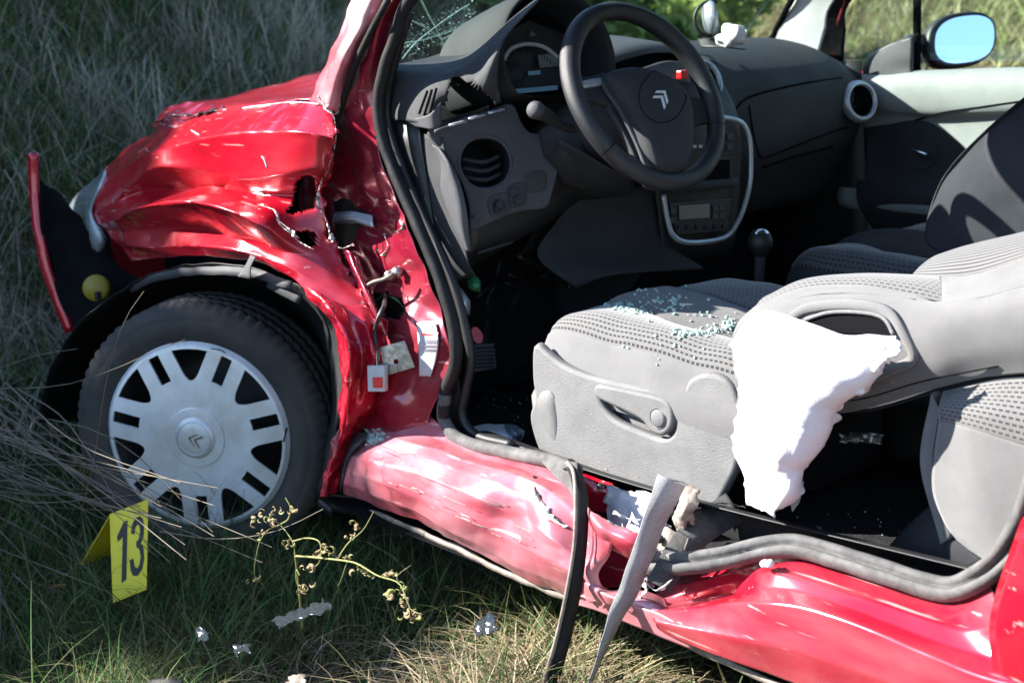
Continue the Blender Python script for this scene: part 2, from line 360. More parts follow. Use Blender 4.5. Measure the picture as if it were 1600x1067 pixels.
def text(name,s,fr,size,m,parent=None,sx=1,th=.0006,bold=0):
    cu=bpy.data.curves.new(name,'FONT'); cu.body=s; cu.size=size; cu.align_x='CENTER'; cu.align_y='CENTER'; cu.extrude=th; cu.offset=bold; cu.resolution_u=4
    tmp=bpy.data.objects.new('tmp',cu); COL.objects.link(tmp)
    dg=bpy.context.evaluated_depsgraph_get(); me=bpy.data.meshes.new_from_object(tmp.evaluated_get(dg)); bpy.data.objects.remove(tmp); bpy.data.curves.remove(cu)
    o,e1,e2,n=fr; A=Matrix(((e1.x*sx,e2.x,n.x,o.x),(e1.y*sx,e2.y,n.y,o.y),(e1.z*sx,e2.z,n.z,o.z),(0,0,0,1))); me.transform(A)
    me.materials.clear(); me.materials.append(m); ob=bpy.data.objects.new(name,me); COL.objects.link(ob)
    if parent is not None: ob.parent=parent; ob.matrix_parent_inverse=Matrix.Translation(-wloc(parent))
    return ob
def box(name,lo,hi,m,parent=None,bevel=.005,rot=None):
    x0,y0,z0=lo;x1,y1,z1=hi
    vs=[V3(x,y,z) for z in (z0,z1) for x,y in ((x0,y0),(x1,y0),(x1,y1),(x0,y1))]
    if rot:
        c=V3((x0+x1)/2,(y0+y1)/2,(z0+z1)/2); Rm=Matrix.Rotation(rot[0],3,rot[1]); vs=[c+Rm@(v-c) for v in vs]
    fs=[(0,3,2,1),(4,5,6,7),(0,1,5,4),(1,2,6,5),(2,3,7,6),(3,0,4,7)]
    return mesh(name,vs,fs,m,parent,smooth=False,bevel=bevel)
def lathe(name,prof,o,axis,m,parent=None,seg=48,warp=None,solid=0,upd=(0,0,1)):
    """prof [(r,h)] about axis through o"""
    a=Vector(axis).normalized(); e1=a.cross(Vector(upd)) if abs(a.z)<.99 else a.cross(V3(1,0,0)); e1.normalize(); e2=e1.cross(a); vs=[];fs=[];k=len(prof)
    for i in range(seg):
        t=2*math.pi*i/seg
        for j,(r,h) in enumerate(prof):
            if warp: r,h=warp(i,j,r,h)
            vs.append(Vector(o)+(e1*math.cos(t)+e2*math.sin(t))*r+a*h)
    for i in range(seg):
        for j in range(k-1): fs.append((i*k+j,((i+1)%seg)*k+j,((i+1)%seg)*k+j+1,i*k+j+1))
    return mesh(name,vs,fs,m,parent,solid=solid)
def bvh(o):
    dg=bpy.context.evaluated_depsgraph_get(); dg.update(); e=o.evaluated_get(dg); me=e.to_mesh()
    t=BVHTree.FromPolygons([v.co.copy() for v in me.vertices],[tuple(p.vertices) for p in me.polygons]); e.to_mesh_clear(); return t
def drape(t,px,py,eps=.001,alt=None):
    d=(rt*((px-800)/FPX)+up*(-(py-533.5)/FPX)+fw).normalized(); h=t.ray_cast(CAM,d)
    if h[0] is None: return alt
    n=h[1] if h[1].dot(d)<0 else -h[1]
    return h[0]+n*eps
def groove(name,t,pts,r,m,parent,n=24,eps=0.0):
    P=[drape(t,x,y,eps) for x,y in pts]; P=[p for p in P if p is not None]
    if len(P)<2: return None
    return tube(name,P,r,m,parent,n=n,k=6)

# ================================================================= the setting: ground and bank
def bankh(x,y):
    x=np.asarray(x,float);y=np.asarray(y,float)
    def sp(v,k=.25): return k*np.log1p(np.exp(np.clip(v/k,-30,30)))
    a=.95*sp(-x-1.05+.10*np.sin(y*1.3)); a=a-.8*sp(a-3.1,.3); q_=np.clip((y-1.9)/2.3,0,1); a=a*(1-.8*q_*q_*(3-2*q_))
    b=.50*sp(y-3.6+.2*np.sin(x)); b=b-.6*sp(b-3.5,.4)
    h=np.maximum(a,b)+.12*np.minimum(a,b)
    h=h+.035*np.sin(x*3.1+1)*np.sin(y*2.7)+.02*np.sin(x*7+y*5)
    return h
def build_ground():
    xs=np.concatenate([np.linspace(-150,-9,20),np.linspace(-8.5,6,110),np.linspace(7,150,20)])
    ys=np.concatenate([np.linspace(-150,-7,20),np.linspace(-6.5,9,110),np.linspace(10,150,20)])
    X,Y=np.meshgrid(xs,ys); Z=bankh(X,Y)-.02
    vs=np.stack([X.ravel(),Y.ravel(),Z.ravel()],1); n=len(xs)
    fs=[(j*n+i,j*n+i+1,(j+1)*n+i+1,(j+1)*n+i) for j in range(len(ys)-1) for i in range(n-1)]
    m=mat('soil_and_litter',(.075,.065,.035),1,col2=(.035,.032,.018),noise_scale=4,bump=1,bump_scale=12,spec=.1)
    o=mesh('ground',vs,fs,m); tag(o,kind='structure')
build_ground()

def patch(x,y,s=1.6,ph=0): return np.sin(x*s+ph)*np.sin(y*s*1.2+ph*2)+.5*np.sin(x*s*2.7+y*2+ph)
def blades(name,bx,by,L,wd,lean,cols,seg=4,droop=.6,az=None,z0=None,label=None,kind='stuff',flat=0,mat_='grass'):
    n=len(bx); L=L*(.78+.35*np.clip(patch(bx,by,4.5,1.3),-1,1.2)); bz=bankh(bx,by)-.01 if z0 is None else z0
    az=RNG.uniform(0,2*np.pi,n) if az is None else az
    dx,dy=np.cos(az),np.sin(az); tw=az+RNG.uniform(.6,2.5,n)
    V=[];
    for k in range(seg+1):
        t=k/seg; th=lean*(1-droop)+lean*droop*t*1.6
        if k==0: px,py,pz=bx.copy(),by.copy(),bz.copy()
        else:
            px=px+dx*np.sin(th)*L/seg; py=py+dy*np.sin(th)*L/seg; pz=pz+np.cos(th)*L/seg
            pz=np.maximum(pz,bankh(px,py)+.004+.03*(flat>0)*RNG.random(n)) if z0 is None else pz
        ww=wd*(1-t**1.8*.9)/2
        ox,oy=np.cos(tw)*ww,np.sin(tw)*ww
        V.append(np.stack([px-ox,py-oy,pz],1)); V.append(np.stack([px+ox,py+oy,pz],1))
    V=np.stack(V,1); m=V.shape[1]; vs=V.reshape(-1,3)
    q=np.array([[2*k,2*k+1,2*k+3,2*k+2] for k in range(seg)])
    F=(np.arange(n)[:,None,None]*m+q[None]).reshape(-1,4)
    me=bpy.data.meshes.new(name); me.vertices.add(len(vs)); me.vertices.foreach_set('co',vs.ravel())
    me.loops.add(F.size); me.loops.foreach_set('vertex_index',F.ravel().astype(np.int32))
    me.polygons.add(len(F)); me.polygons.foreach_set('loop_start',np.arange(0,F.size,4,dtype=np.int32)); 
    me.update(); me.validate()
    ca=me.color_attributes.new('col','FLOAT_COLOR','POINT')
    cc=np.array(cols)[RNG.integers(0,len(cols),n)]*RNG.uniform(.6,1.3,(n,1)); cc=np.clip(cc,0,1)
    C=np.repeat(np.concatenate([cc,np.ones((n,1))],1),m,axis=0); ca.data.foreach_set('color',C.ravel())
    me.materials.append(M[mat_]); o=bpy.data.objects.new(name,me); COL.objects.link(o); tag(o,label,'grass' if kind=='stuff' else None,kind=kind); return o
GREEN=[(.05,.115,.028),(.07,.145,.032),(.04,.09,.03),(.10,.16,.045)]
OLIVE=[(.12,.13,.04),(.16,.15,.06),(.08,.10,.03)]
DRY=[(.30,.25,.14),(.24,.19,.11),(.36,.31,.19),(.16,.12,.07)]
def area(n,x0,x1,y0,y1,keep=None):
    x=RNG.uniform(x0,x1,n); y=RNG.uniform(y0,y1,n)
    if keep is not None: k=keep(x,y); x,y=x[k],y[k]
    return x,y
def outside_car(x,y): return ~((x>-.55)&(x<3.0)&(y>.25)&(y<1.55))
def patch(x,y,s=1.6,ph=0): return np.sin(x*s+ph)*np.sin(y*s*1.2+ph*2)+.5*np.sin(x*s*2.7+y*2+ph)
# near green sward
x,y=area(52000,-1.2,2.6,-1.5,.45,outside_car); n=len(x)
blades('grass',x,y,RNG.uniform(.05,.17,n),RNG.uniform(.0018,.0045,n),RNG.uniform(.3,1.3,n),GREEN+OLIVE,label='short green grass in the ground around the wheel and below the sill')
x,y=area(9000,-1.2,2.6,-1.5,.3,outside_car); n=len(x)
blades('tall_grass',x,y,RNG.uniform(.15,.30,n),RNG.uniform(.0018,.004,n),RNG.uniform(.5,1.5,n),GREEN+OLIVE,seg=6,droop=.9,label='longer thin green grass stalks bending over the near ground')
x,y=area(10000,-1.2,2.6,-1.5,.4,outside_car); n=len(x)
blades('dead_grass',x,y,RNG.uniform(.08,.24,n),RNG.uniform(.0012,.003,n),RNG.uniform(1.1,1.6,n),[(.13,.10,.06),(.09,.07,.045),(.2,.16,.09)],flat=1,label='dark dead grass litter lying flat under the green blades')
# dry straw lower centre, sunlit
x=RNG.normal(1.22,.25,6500); y=RNG.normal(-.15,.20,6500); n=len(x)
blades('straw',x,y,RNG.uniform(.10,.36,n),RNG.uniform(.002,.0048,n),RNG.uniform(1.15,1.6,n),DRY+[(.42,.36,.24)],flat=1,label='pale dry straw lying matted on the ground under the car sill')
# under and beyond the car
x,y=area(9000,-.6,3.2,.2,2.0); n=len(x)
blades('grass',x,y,RNG.uniform(.04,.13,n),RNG.uniform(.002,.004,n),RNG.uniform(.4,1.3,n),GREEN+DRY[:1],label='grass in the dark beneath the car body')
# bank: dark grass
x,y=area(90000,-4.2,-.75,-1.6,4.8); n=len(x)
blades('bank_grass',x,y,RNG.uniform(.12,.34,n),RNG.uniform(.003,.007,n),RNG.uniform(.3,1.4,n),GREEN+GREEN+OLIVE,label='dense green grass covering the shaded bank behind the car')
x,y=area(40000,-4.2,-.75,-1.6,4.8); n=len(x)
blades('bank_dry_grass',x,y,RNG.uniform(.2,.55,n),RNG.uniform(.002,.005,n),RNG.uniform(.5,1.6,n),[(.34,.31,.24),(.22,.20,.15),(.45,.41,.32)],seg=5,droop=.9,label='dry stalks among the grass of the shaded bank')
# pale dry tufts standing in the bank
cx_=RNG.uniform(-3.4,-.95,75); cy_=RNG.uniform(-1.4,3.2,75); k_=RNG.integers(0,75,9500)
x=cx_[k_]+RNG.normal(0,.05,9500); y=cy_[k_]+RNG.normal(0,.05,9500)
blades('dry_tufts',x,y,RNG.uniform(.15,.5,9500),RNG.uniform(.002,.005,9500),RNG.uniform(.2,1.5,9500),[(.42,.38,.28),(.32,.29,.2),(.5,.46,.36)],seg=5,droop=.9,label='pale dry tufts standing out of the green bank grass')
# brown litter and broad weed leaves on the near ground
x,y=area(4200,-1.2,1.4,-1.3,.2,outside_car); n=len(x)
blades('weed_leaves',x,y,RNG.uniform(.02,.06,n),RNG.uniform(.006,.014,n),RNG.uniform(.5,1.6,n),[(.06,.13,.03),(.10,.16,.05),(.12,.09,.05),(.16,.12,.07)],seg=3,label='small broad weed leaves and brown litter among the near grass')
# far slope seen through the passenger window, sunlit
x,y=area(45000,-5,3.5,2.6,7.5); n=len(x)
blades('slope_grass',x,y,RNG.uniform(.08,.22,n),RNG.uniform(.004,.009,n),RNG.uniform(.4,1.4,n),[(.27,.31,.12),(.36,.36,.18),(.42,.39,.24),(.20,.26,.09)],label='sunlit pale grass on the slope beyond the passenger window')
# long dry stems fallen across the wheel foot, left edge
def stems(name,specs,m,r=.0016,parent=None,label=None):
    vs=[];fs=[];k=5
    for pts in specs:
        P=cr(pts,9); F=frames(P,(0,0,1)); b=len(vs)
        for i,(p,(t,s,u)) in enumerate(zip(P,F)):
            rr=r*(1-.55*i/8)
            for a,c in circ(rr,k): vs.append(p+s*a+u*c)
        for i in range(8):
            for j in range(k): fs.append((b+i*k+j,b+i*k+(j+1)%k,b+(i+1)*k+(j+1)%k,b+(i+1)*k+j))
    o=mesh(name,vs,fs,m,parent); return o
M['straw_shade']=mat('long_straw',(.17,.14,.10),.8,noise_amt=.5,noise_scale=9)
sp=[]
for i in range(46):
    y0=-.32+random.uniform(-.16,.12); a=U(random.uniform(-120,30),random.uniform(585,770),'y',y0+.1); b=U(random.uniform(110,430),random.uniform(760,880),'y',y0)
    if random.random()<.5: a,b=a,a.lerp(b,random.uniform(.5,1))
    mid=a.lerp(b,.5)+V3(random.uniform(-.02,.02),random.uniform(-.06,.06),random.uniform(-.03,.05)); sp.append([a,mid,b])
for i in range(45):
    c=V3(random.uniform(-.7,.0),random.uniform(-.65,-.25),.0); c.z=random.uniform(.01,.12); t=random.uniform(-.6,.6); d=V3(math.cos(t),math.sin(t)*.7,random.uniform(-.25,.1))*random.uniform(.1,.25)
    sp.append([c-d,c+V3(0,0,random.uniform(0,.03)),c+d])
o=stems('straw_stems',sp,M['straw_shade']); tag(o,'long dry straw stems fallen across the foot of the front wheel','straw',kind='stuff')
# thin arching stems
arc=[[(-20,608,-.35),(90,603,-.33),(170,580,-.30),(250,545,-.26),(290,530,-.2)],[(130,790,-.28),(150,700,-.27),(165,600,-.27),(190,510,-.27),(225,455,-.27)],[(0,575,-.3),(60,555,-.3),(120,545,-.3)],[(20,750,-.4),(40,690,-.4),(30,620,-.4)],
[(250,830,-.32),(340,842,-.3),(430,830,-.28),(505,795,-.25)]]
o=stems('bent_straw',[[W(p) for p in a] for a in arc],M['straw_shade'],r=.0013); tag(o,'thin pale straws arching in front of the tyre','straw',kind='stuff')

# shrubs on top of the bank: they throw the dappled shade over the wheel and the near ground
def leaves(name,c,r,n,cols,size,parent):
    ph=RNG.normal(size=(n,3)); ph/=np.linalg.norm(ph,axis=1)[:,None]; rad=RNG.uniform(.25,1,n)**.5
    cl=RNG.normal(size=(26,3)); cl/=np.linalg.norm(cl,axis=1)[:,None]; cl*=RNG.uniform(.35,.95,(26,1))
    pts=cl[RNG.integers(0,26,n)]+ph*rad[:,None]*.26; pts=pts*np.array(r)+np.array(c)
    a=RNG.normal(size=(n,3)); a/=np.linalg.norm(a,axis=1)[:,None]; b=np.cross(a,RNG.normal(size=(n,3))); b/=np.linalg.norm(b,axis=1)[:,None]
    s=RNG.uniform(.6,1.4,(n,1))*size
    V=np.stack([pts-a*s,pts+b*s*.45,pts+a*s,pts-b*s*.45],1).reshape(-1,3); F=np.arange(4*n).reshape(-1,4)
    me=bpy.data.meshes.new(name); me.from_pydata(V.tolist(),[],F.tolist()); me.update()
    ca=me.color_attributes.new('col','FLOAT_COLOR','POINT'); cc=np.array(cols)[RNG.integers(0,len(cols),n)]*RNG.uniform(.6,1.3,(n,1))
    ca.data.foreach_set('color',np.repeat(np.concatenate([cc,np.ones((n,1))],1),4,axis=0).ravel()); me.materials.append(M['grass'])
    o=bpy.data.objects.new(name,me); COL.objects.link(o); o.parent=parent; return o
shr=[(-4.4,-6.4,1.15),(-4.3,-5.2,1.0),(-4.5,-4.2,1.15),(-4.4,-3.2,1.05),(-4.5,-2.2,1.35),(-4.5,-1.1,1.25),(-4.6,.1,1.5),(-4.7,1.4,1.3)]
slab=['leafy shrub at the near end of the row on the bank top','low round shrub second in the row on the bank top','leafy shrub third along the bank top','lowest shrub of the row on the bank top','tall shrub in the middle of the bank top','leafy shrub beside the tall middle one on the bank top','tallest shrub on the bank above the bonnet','leafy shrub at the far end of the bank top']
for i,(sx,sy,sh) in enumerate(shr):
    e=empty('shrub',(sx,sy,float(bankh(sx,sy))-.05)); tag(e,slab[i],'shrub',group='shrubs along the top of the bank')
    leaves('crown',(0,0,sh*.55),(.75,.75,sh*.5),5200,[(.04,.08,.02),(.06,.10,.025),(.03,.06,.015)],.05,e)
    tk=sweep('trunk',[V3(0,0,-.1),V3(.03,.02,sh*.4),V3(-.03,.03,sh*.8)],circ(.045,7),M['bark'],None,n=8,scale=lambda f:1-.7*f); tk.parent=e
# bushes seen through the windscreen
bl=['dark green bush seen through the left of the windscreen','bright green bush seen through the windscreen beside the far pillar','green bush behind the bonnet seen past the steering wheel']
for i,(bx_,by_,r,c) in enumerate([(-4.2,3.6,1.1,[(.09,.13,.06),(.12,.15,.08)]),(-2.9,4.5,.9,[(.20,.27,.06),(.26,.32,.09)]),(-3.6,4.2,.9,[(.13,.19,.06),(.16,.22,.08)])]):
    e=empty('bush',(bx_,by_,float(bankh(bx_,by_))-.05)); tag(e,bl[i],'bush')
    leaves('crown',(0,0,r*.4),(r,r*.8,r*.6),6000,c,.05,e)
    tk=sweep('trunk',[V3(0,0,-.1),V3(.03,.02,r*.5)],circ(.04,7),M['bark'],None,n=5); tk.parent=e
# ================================================================= the car
car=empty('wrecked_car',(1.0,.8,.25))
tag(car,'wrecked red hatchback with its left doors gone and the driver side crushed and torn open','car')
# ---- bonnet and fender
surf('bonnet',[[(238,196,'y',.2),(262,168,'y',.24),(300,158,'y',.35),(360,150,'y',.45),(430,132,'y',.55),(490,112,'y',.65),(560,100,'y',.75)],
 [(240,200,'y',.18),(285,180,'y',.2),(330,167,'y',.22),(380,160,'y',.26),(440,150,'y',.32),(492,140,'y',.36),(540,130,'y',.4)],
 [(248,204,'y',.14),(290,190,'y',.15),(340,175,'y',.15),(390,165,'y',.16),(440,158,'y',.16),(490,152,'y',.17),(530,150,'y',.18)]],M['red'],car,50,24,crumple=.008,cs=7)
surf('bonnet_panel',[[V3(-.62,.6,.84),V3(-.55,1.0,.86),V3(-.55,1.4,.82)],[V3(-.3,.55,.95),V3(-.25,1.0,.97),V3(-.25,1.45,.9)],[V3(.0,.5,.985),V3(.02,1.0,1.0),V3(.1,1.48,.97)]],M['red'],car,20,20)
surf('bonnet_edge_crushed',[[(243,190,.18),(262,168,.2),(300,160,.22),(345,160,.2)],[(240,200,.14),(265,188,.14),(300,180,.15),(350,170,.15)],[(245,206,.12),(275,200,.12),(310,186,.13),(360,172,.13)]],M['red_in'],car,50,20,crumple=.010,cs=16,seed=4)
hole=[[(463,285),(478,274),(492,276),(494,300),(490,325),(470,332),(452,336),(446,333),(458,318)],[(462,362),(478,360),(496,364),(494,384),(480,386),(466,376)]]
F=[[(163,264,.11),(205,227,.13),(245,206,.14),(300,184,.14),(350,168,.13),(420,161,.12),(470,158,.12),(516,162,.12)],
 [(157,290,.07),(210,252,.055),(260,232,.05),(330,214,.03),(400,206,.03),(470,206,.03),(524,215,.06)],
 [(147,315,.06),(200,285,.055),(245,262,.03),(320,266,.045),(380,284,.02),(440,272,.025),(500,262,.05),(520,265,.09)],
 [(136,343,.07),(175,318,.03),(228,298,.07),(290,296,.08),(350,292,.08),(400,302,.05),(450,305,.07),(505,302,.10)],
 [(139,352,.08),(175,345,.02),(215,325,-.03),(290,315,-.05),(350,326,-.055),(410,352,-.03),(455,368,.03),(513,362,.10)],
 [(163,357,.07),(200,363,.03),(250,356,.03),(310,356,.035),(370,372,.02),(430,390,.01),(490,402,.05),(545,425,.10)],
 [(180,378,.05),(215,386,.0),(265,386,.01),(330,386,.0),(390,396,.0),(450,416,.01),(510,450,.04),(575,482,.08)],
 [(204,408,.03),(250,403,.02),(300,400,.02),(350,402,.02),(400,411,.02),(450,432,.01),(490,462,.02),(560,500,.06),(600,512,.08)]]
fender=surf('front_fender',F,M['red'],car,170,130,crumple=.003,cs=8,facet=.010,fcs=7,linear=True,cut=hole,rag=.012,ragside='r',seed=2)
G2=[[(470,444,.02),(500,458,.02),(540,478,.05),(575,480,.08),(603,505,.09)],
 [(500,485,.02),(520,488,.0),(550,505,.04),(580,520,.05),(606,545,.10)],
 [(520,515,.03),(540,525,.0),(565,545,.05),(585,560,.04),(602,590,.11)],
 [(528,560,.04),(545,570,.0),(562,590,.05),(575,600,.05),(592,632,.12)],
 [(531,610,.05),(540,620,.01),(555,635,.04),(568,642,.07),(585,655,.12)],
 [(527,660,.06),(535,665,.02),(545,672,.04),(556,680,.08),(566,684,.12)],
 [(516,710,.07),(522,712,.03),(532,715,.05),(540,716,.07),(545,708,.10)],
 [(505,745,.07),(512,748,.03),(522,750,.05),(530,752,.06),(533,752,.07)],
 [(500,776,.07),(508,777,.04),(516,775,.05),(525,772,.06),(530,770,.07)]]
surf('fender_rear_flange',G2,M['red'],car,60,130,crumple=.004,cs=13,facet=.012,fcs=16,rag=.006,ragside='r',seed=9)
ft=bvh(fender)
# torn bright metal along the rip
def torn(name,pts,wd,parent=car,seed=0,m='torn',n=60):
    P=cr([W(p) for p in pts],n); vs=[];fs=[]
    for i,p in enumerate(P):
        a=noise.noise(p*90+V3(seed,0,0)); b=noise.noise(p*60+V3(0,seed+3,0)); g=max(.08,min(1.5,.55+2.2*noise.noise(p*22+V3(seed,seed,0)))); 
        d=(rt*(wd*(.25+abs(a)*1.5))+up*(b*wd*.7))*g
        vs+= [p-d*.5+fw*.003*b, p+rt*a*wd*.3*g-fw*wd*g*(.15+b*.6), p+d*.6+up*a*wd*.5*g-fw*.001]
    for i in range(n-1):
        for j in range(2): fs.append((i*3+j,i*3+j+1,i*3+j+4,i*3+j+3))
    return mesh(name,vs,fs,M[m],parent,smooth=False,solid=.0012)
torn('torn_or_lit_edge',[(505,165,.09),(522,185,.08),(524,222,.07),(514,258,.07),(500,290,.08),(497,318,.08),(510,345,.09),(520,378,.09)],.010,seed=1,n=90)
torn('torn_or_lit_edge',[(405,320,.0),(430,330,.0),(437,350,.0),(455,366,.01),(468,378,.02),(490,390,.03)],.009,seed=5,n=50)
torn('torn_or_lit_edge',[(436,346,.0),(452,358,.0),(462,370,.0)],.016,seed=8,n=20)
torn('torn_or_lit_edge',[(215,240,.05),(226,232,.05),(232,238,.05)],.008,seed=3,n=14)
torn('torn_or_lit_edge',[(350,172,.12),(400,166,.11),(455,160,.11),(500,163,.11)],.005,seed=12,n=50,m='white_print')  # white strip paints the sun's glare along the fender's top ridge
for i,pp in enumerate([[(400,300),(412,302)],[(300,205),(312,212)],[(535,500),(545,498),(552,503)],[(410,245),(414,250),(418,262)],[(380,170),(470,162)]]):
    P=[drape(ft,x,y,.0015) for x,y in pp]
    if all(p is not None for p in P): tube('scratch',P,.0015,M['white_print'],car,n=8,k=5)
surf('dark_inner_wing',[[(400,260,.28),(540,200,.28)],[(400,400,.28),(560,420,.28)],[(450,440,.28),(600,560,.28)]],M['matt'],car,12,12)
# ---- headlight, bumper remains
surf('headlight',[[(168,262,.12),(150,280,.16),(128,298,.2),(112,318,.24),(103,342,.26)],[(160,285,.07),(148,300,.09),(132,318,.13),(118,334,.18),(106,352,.22)],[(142,330,.05),(138,340,.06),(132,350,.09),(122,358,.14),(110,366,.19)],[(160,362,.06),(156,372,.05),(146,380,.07),(134,386,.12),(118,384,.17)],[(166,372,.08),(160,390,.08),(150,396,.09),(138,396,.13),(122,390,.17)]],M['headlamp'],car,24,24,solid=.006)
surf('headlight_housing',[[(165,300,.16),(110,330,.3)],[(175,400,.14),(105,400,.3)],[(180,430,.14),(150,450,.3)]],M['black'],car,10,10)
sweep('bumper_trim_strip',[(52,240,'x',-.72),(54,300,'x',-.72),(62,370,'x',-.70),(80,440,'x',-.68),(110,518,'x',-.64)],rectp(.024,.012),M['red'],car,40,upv=tuple(-fw),wob=.002)
torn('torn_or_lit_edge',[(46,240,'x',-.71),(54,236,'x',-.71),(62,244,'x',-.71)],.02,seed=21,n=14,m='torn')
surf('bumper_shell',[[(62,280,'x',-.70),(85,300,'x',-.68),(110,325,'x',-.6),(125,350,'x',-.55)],[(64,360,'x',-.69),(95,385,'x',-.66),(135,400,'x',-.56),(180,410,'x',-.5)],[(82,440,'x',-.67),(120,450,'x',-.6),(160,460,'x',-.5),(220,440,'x',-.42)],[(112,515,'x',-.63),(130,520,'x',-.55),(160,500,'x',-.48),(210,470,'x',-.42)]],M['matt'],car,30,30,crumple=.02,cs=8)
surf('bumper_front',[[V3(-.80,.2,.62),V3(-.85,.8,.64),V3(-.80,1.45,.62)],[V3(-.83,.2,.4),V3(-.88,.8,.4),V3(-.83,1.45,.4)],[V3(-.78,.2,.2),V3(-.82,.8,.2),V3(-.78,1.45,.2)]],M['red'],car,16,12)
lathe('yellow_cap',[(.0,.012),(.018,.012),(.022,.008),(.03,.008),(.032,-.004),(.03,-.02)],U(150,450,'x',-.46),(.73,-.65,.2),M['yellow_cap'],car,20)
box('cap_tab',U(153,462,'x',-.445)-V3(.006,.006,.01),U(153,462,'x',-.445)+V3(.006,.006,.01),M['black'],car,.002)
# engine bay fill behind fender
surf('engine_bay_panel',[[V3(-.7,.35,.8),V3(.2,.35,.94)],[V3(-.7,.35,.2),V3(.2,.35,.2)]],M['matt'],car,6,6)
# ---- wheel
ST=.6198; wc=V3(0,0,.294); wn=V3(math.sin(ST),-math.cos(ST),0)
wheel=pempty('wheel',wc,car)
R=.293
tp=[(.19,-.16),(.225,-.165),(.262,-.16),(.283,-.145),(R,-.13)]
for g in (-.10,-.065,-.03):
    tp+=[(R,g-.006),(R-.008,g-.005),(R-.008,g+.005),(R,g+.006)]
tp+=[(R,-.012),(.289,-.004),(.283,.006),(.272,.013),(.262,.016),(.258,.0155),(.255,.0175),(.235,.018),(.218,.012),(.207,.004),(.203,-.01),(.2,-.03)]
def tw_(i,j,r,h):
    if r>.281 and r<.2935 and h>-.03: r-= .0045 if i%3==0 else 0
    elif r>.292 and h<-.02: r-= .003 if i%3==1 else 0
    return r,h
lathe('tyre',tp,wc,wn,M['tyre'],wheel,216,warp=tw_)
lathe('rim',[(.20,-.03),(.185,-.045),(.18,-.12),(.12,-.13),(.06,-.06),(0,-.05)],wc,wn,M['black'],wheel,48)
# hubcap: 7 sectors, each a narrow slot between two spokes and a wide window
Rh=.205; e1=wn.cross(V3(0,0,1)); e1=-e1.normalized(); e2=V3(0,0,1)
rad=[0,.2,.305,.31,.33,.335,.45,.54,.59,.615]+[.615+.335*k/11 for k in range(1,12)]+[.97,1.0,1.005]
def hh(r):
    h=.018-.010*max(0,r-.31)**1.4
    if r<.302: h=.020
    elif r<.312: h=.021
    elif r<.333: h=.016
    if r>.98: h-=.006
    if r>1.0: h-=.012
    return h
vs=[];cols=[]
NA=7
def cuts(r):
    r=max(r,.33); s=math.asin(min(.99,.062/r)); bwid=.062+.16
    b=math.asin(min(.98,bwid/r)); a=math.pi/7
    if r<.70:
        t=max(0,(.70-r)/.09); b=b+(a-b)*(1-math.sqrt(max(0,1-min(1,t)**2)))*.9
    b=min(b,a*.97)
    L=[-a,-(a+b)/2,-b,-(b*.66+s*.34),-(b*.33+s*.67),-s,0,s,b*.33+s*.67,b*.66+s*.34,b,(a+b)/2]
    return L
nc=12
for r in rad:
    for k in range(NA):
        c0=-math.pi/2+k*2*math.pi/7
        L=cuts(r) if r>.32 else [-math.pi/7+2*math.pi/7*q/12 for q in range(12)]
        for a in L:
            th=c0+a; vs.append(wc+(e1*math.cos(th)+e2*math.sin(th))*r*Rh+wn*hh(r))
fs=[]
for j in range(len(rad)-1):
    rm=(rad[j]+rad[j+1])/2
    for i in range(NA*nc):
        c=i%nc; slot=c in (5,6); big=c in (10,11,0,1)
        if slot and .645<rm<.95: continue
        if big and .615<rm<.95: continue
        q=(j*NA*nc+i,j*NA*nc+(i+1)%(NA*nc),(j+1)*NA*nc+(i+1)%(NA*nc),(j+1)*NA*nc+i)
        fs.append(q)
hub=mesh('hubcap',vs,fs,M['hubcap'],wheel,solid=.005,off=-1)
for p in hub.data.polygons: p.use_smooth=True
hub.modifiers.new('e','EDGE_SPLIT').split_angle=.6
lathe('hubcap_centre',[(0,.034),(.02,.034),(.036,.0325),(.044,.029),(.048,.021),(.049,.016)],wc,wn,M['hubcap'],wheel,48)
lathe('centre_ring',[(.036,.0325),(.037,.0335),(.038,.0325)],wc,wn,M['silver'],wheel,48)
# double chevron emblem on the cap and on the steering wheel
def chevrons(name,o,ex,ey,n,s,m,parent,th=.002,wd=.15):
    vs=[];fs=[]
    for k in (0,1):
        oy=-.55*k
        for sg in (-1,1):
            b=len(vs); prof=[(0,.45),(sg*.55,-.15),(sg*.55,-.15-wd*1.5),(0,.45-wd*1.5)]
            for z in (0,th): vs+=[o+ex*(x*s)+ey*((y+oy)*s)+n*z for x,y in prof]
            fs+=[(b,b+1,b+2,b+3),(b+4,b+7,b+6,b+5),(b,b+4,b+5,b+1),(b+1,b+5,b+6,b+2),(b+2,b+6,b+7,b+3),(b+3,b+7,b+4,b)]
    return mesh(name,vs,fs,m,parent,smooth=False)
ca=math.radians(70); chevrons('emblem',wc+wn*.034-e1*.002,e1*math.cos(ca)+e2*math.sin(ca),e2*math.cos(ca)-e1*math.sin(ca),wn,.024,M['steel'],wheel)
hbt=bvh(hub)
for k,pp in enumerate([[(446,640),(451,660)],[(443,690),(448,668)],[(436,622),(444,634)],[(330,545),(345,547),(352,552)],[(268,538),(282,533)],[(184,700),(190,715)],[(300,742),(320,770),(323,785)]]):
    P=[drape(hbt,x,y,.0004) for x,y in pp]
    if all(p is not None for p in P): tube('scuff',P,.0022 if k<3 else .0012,M['matt'] if k!=0 else M['white_print'],hub,n=8,k=5)
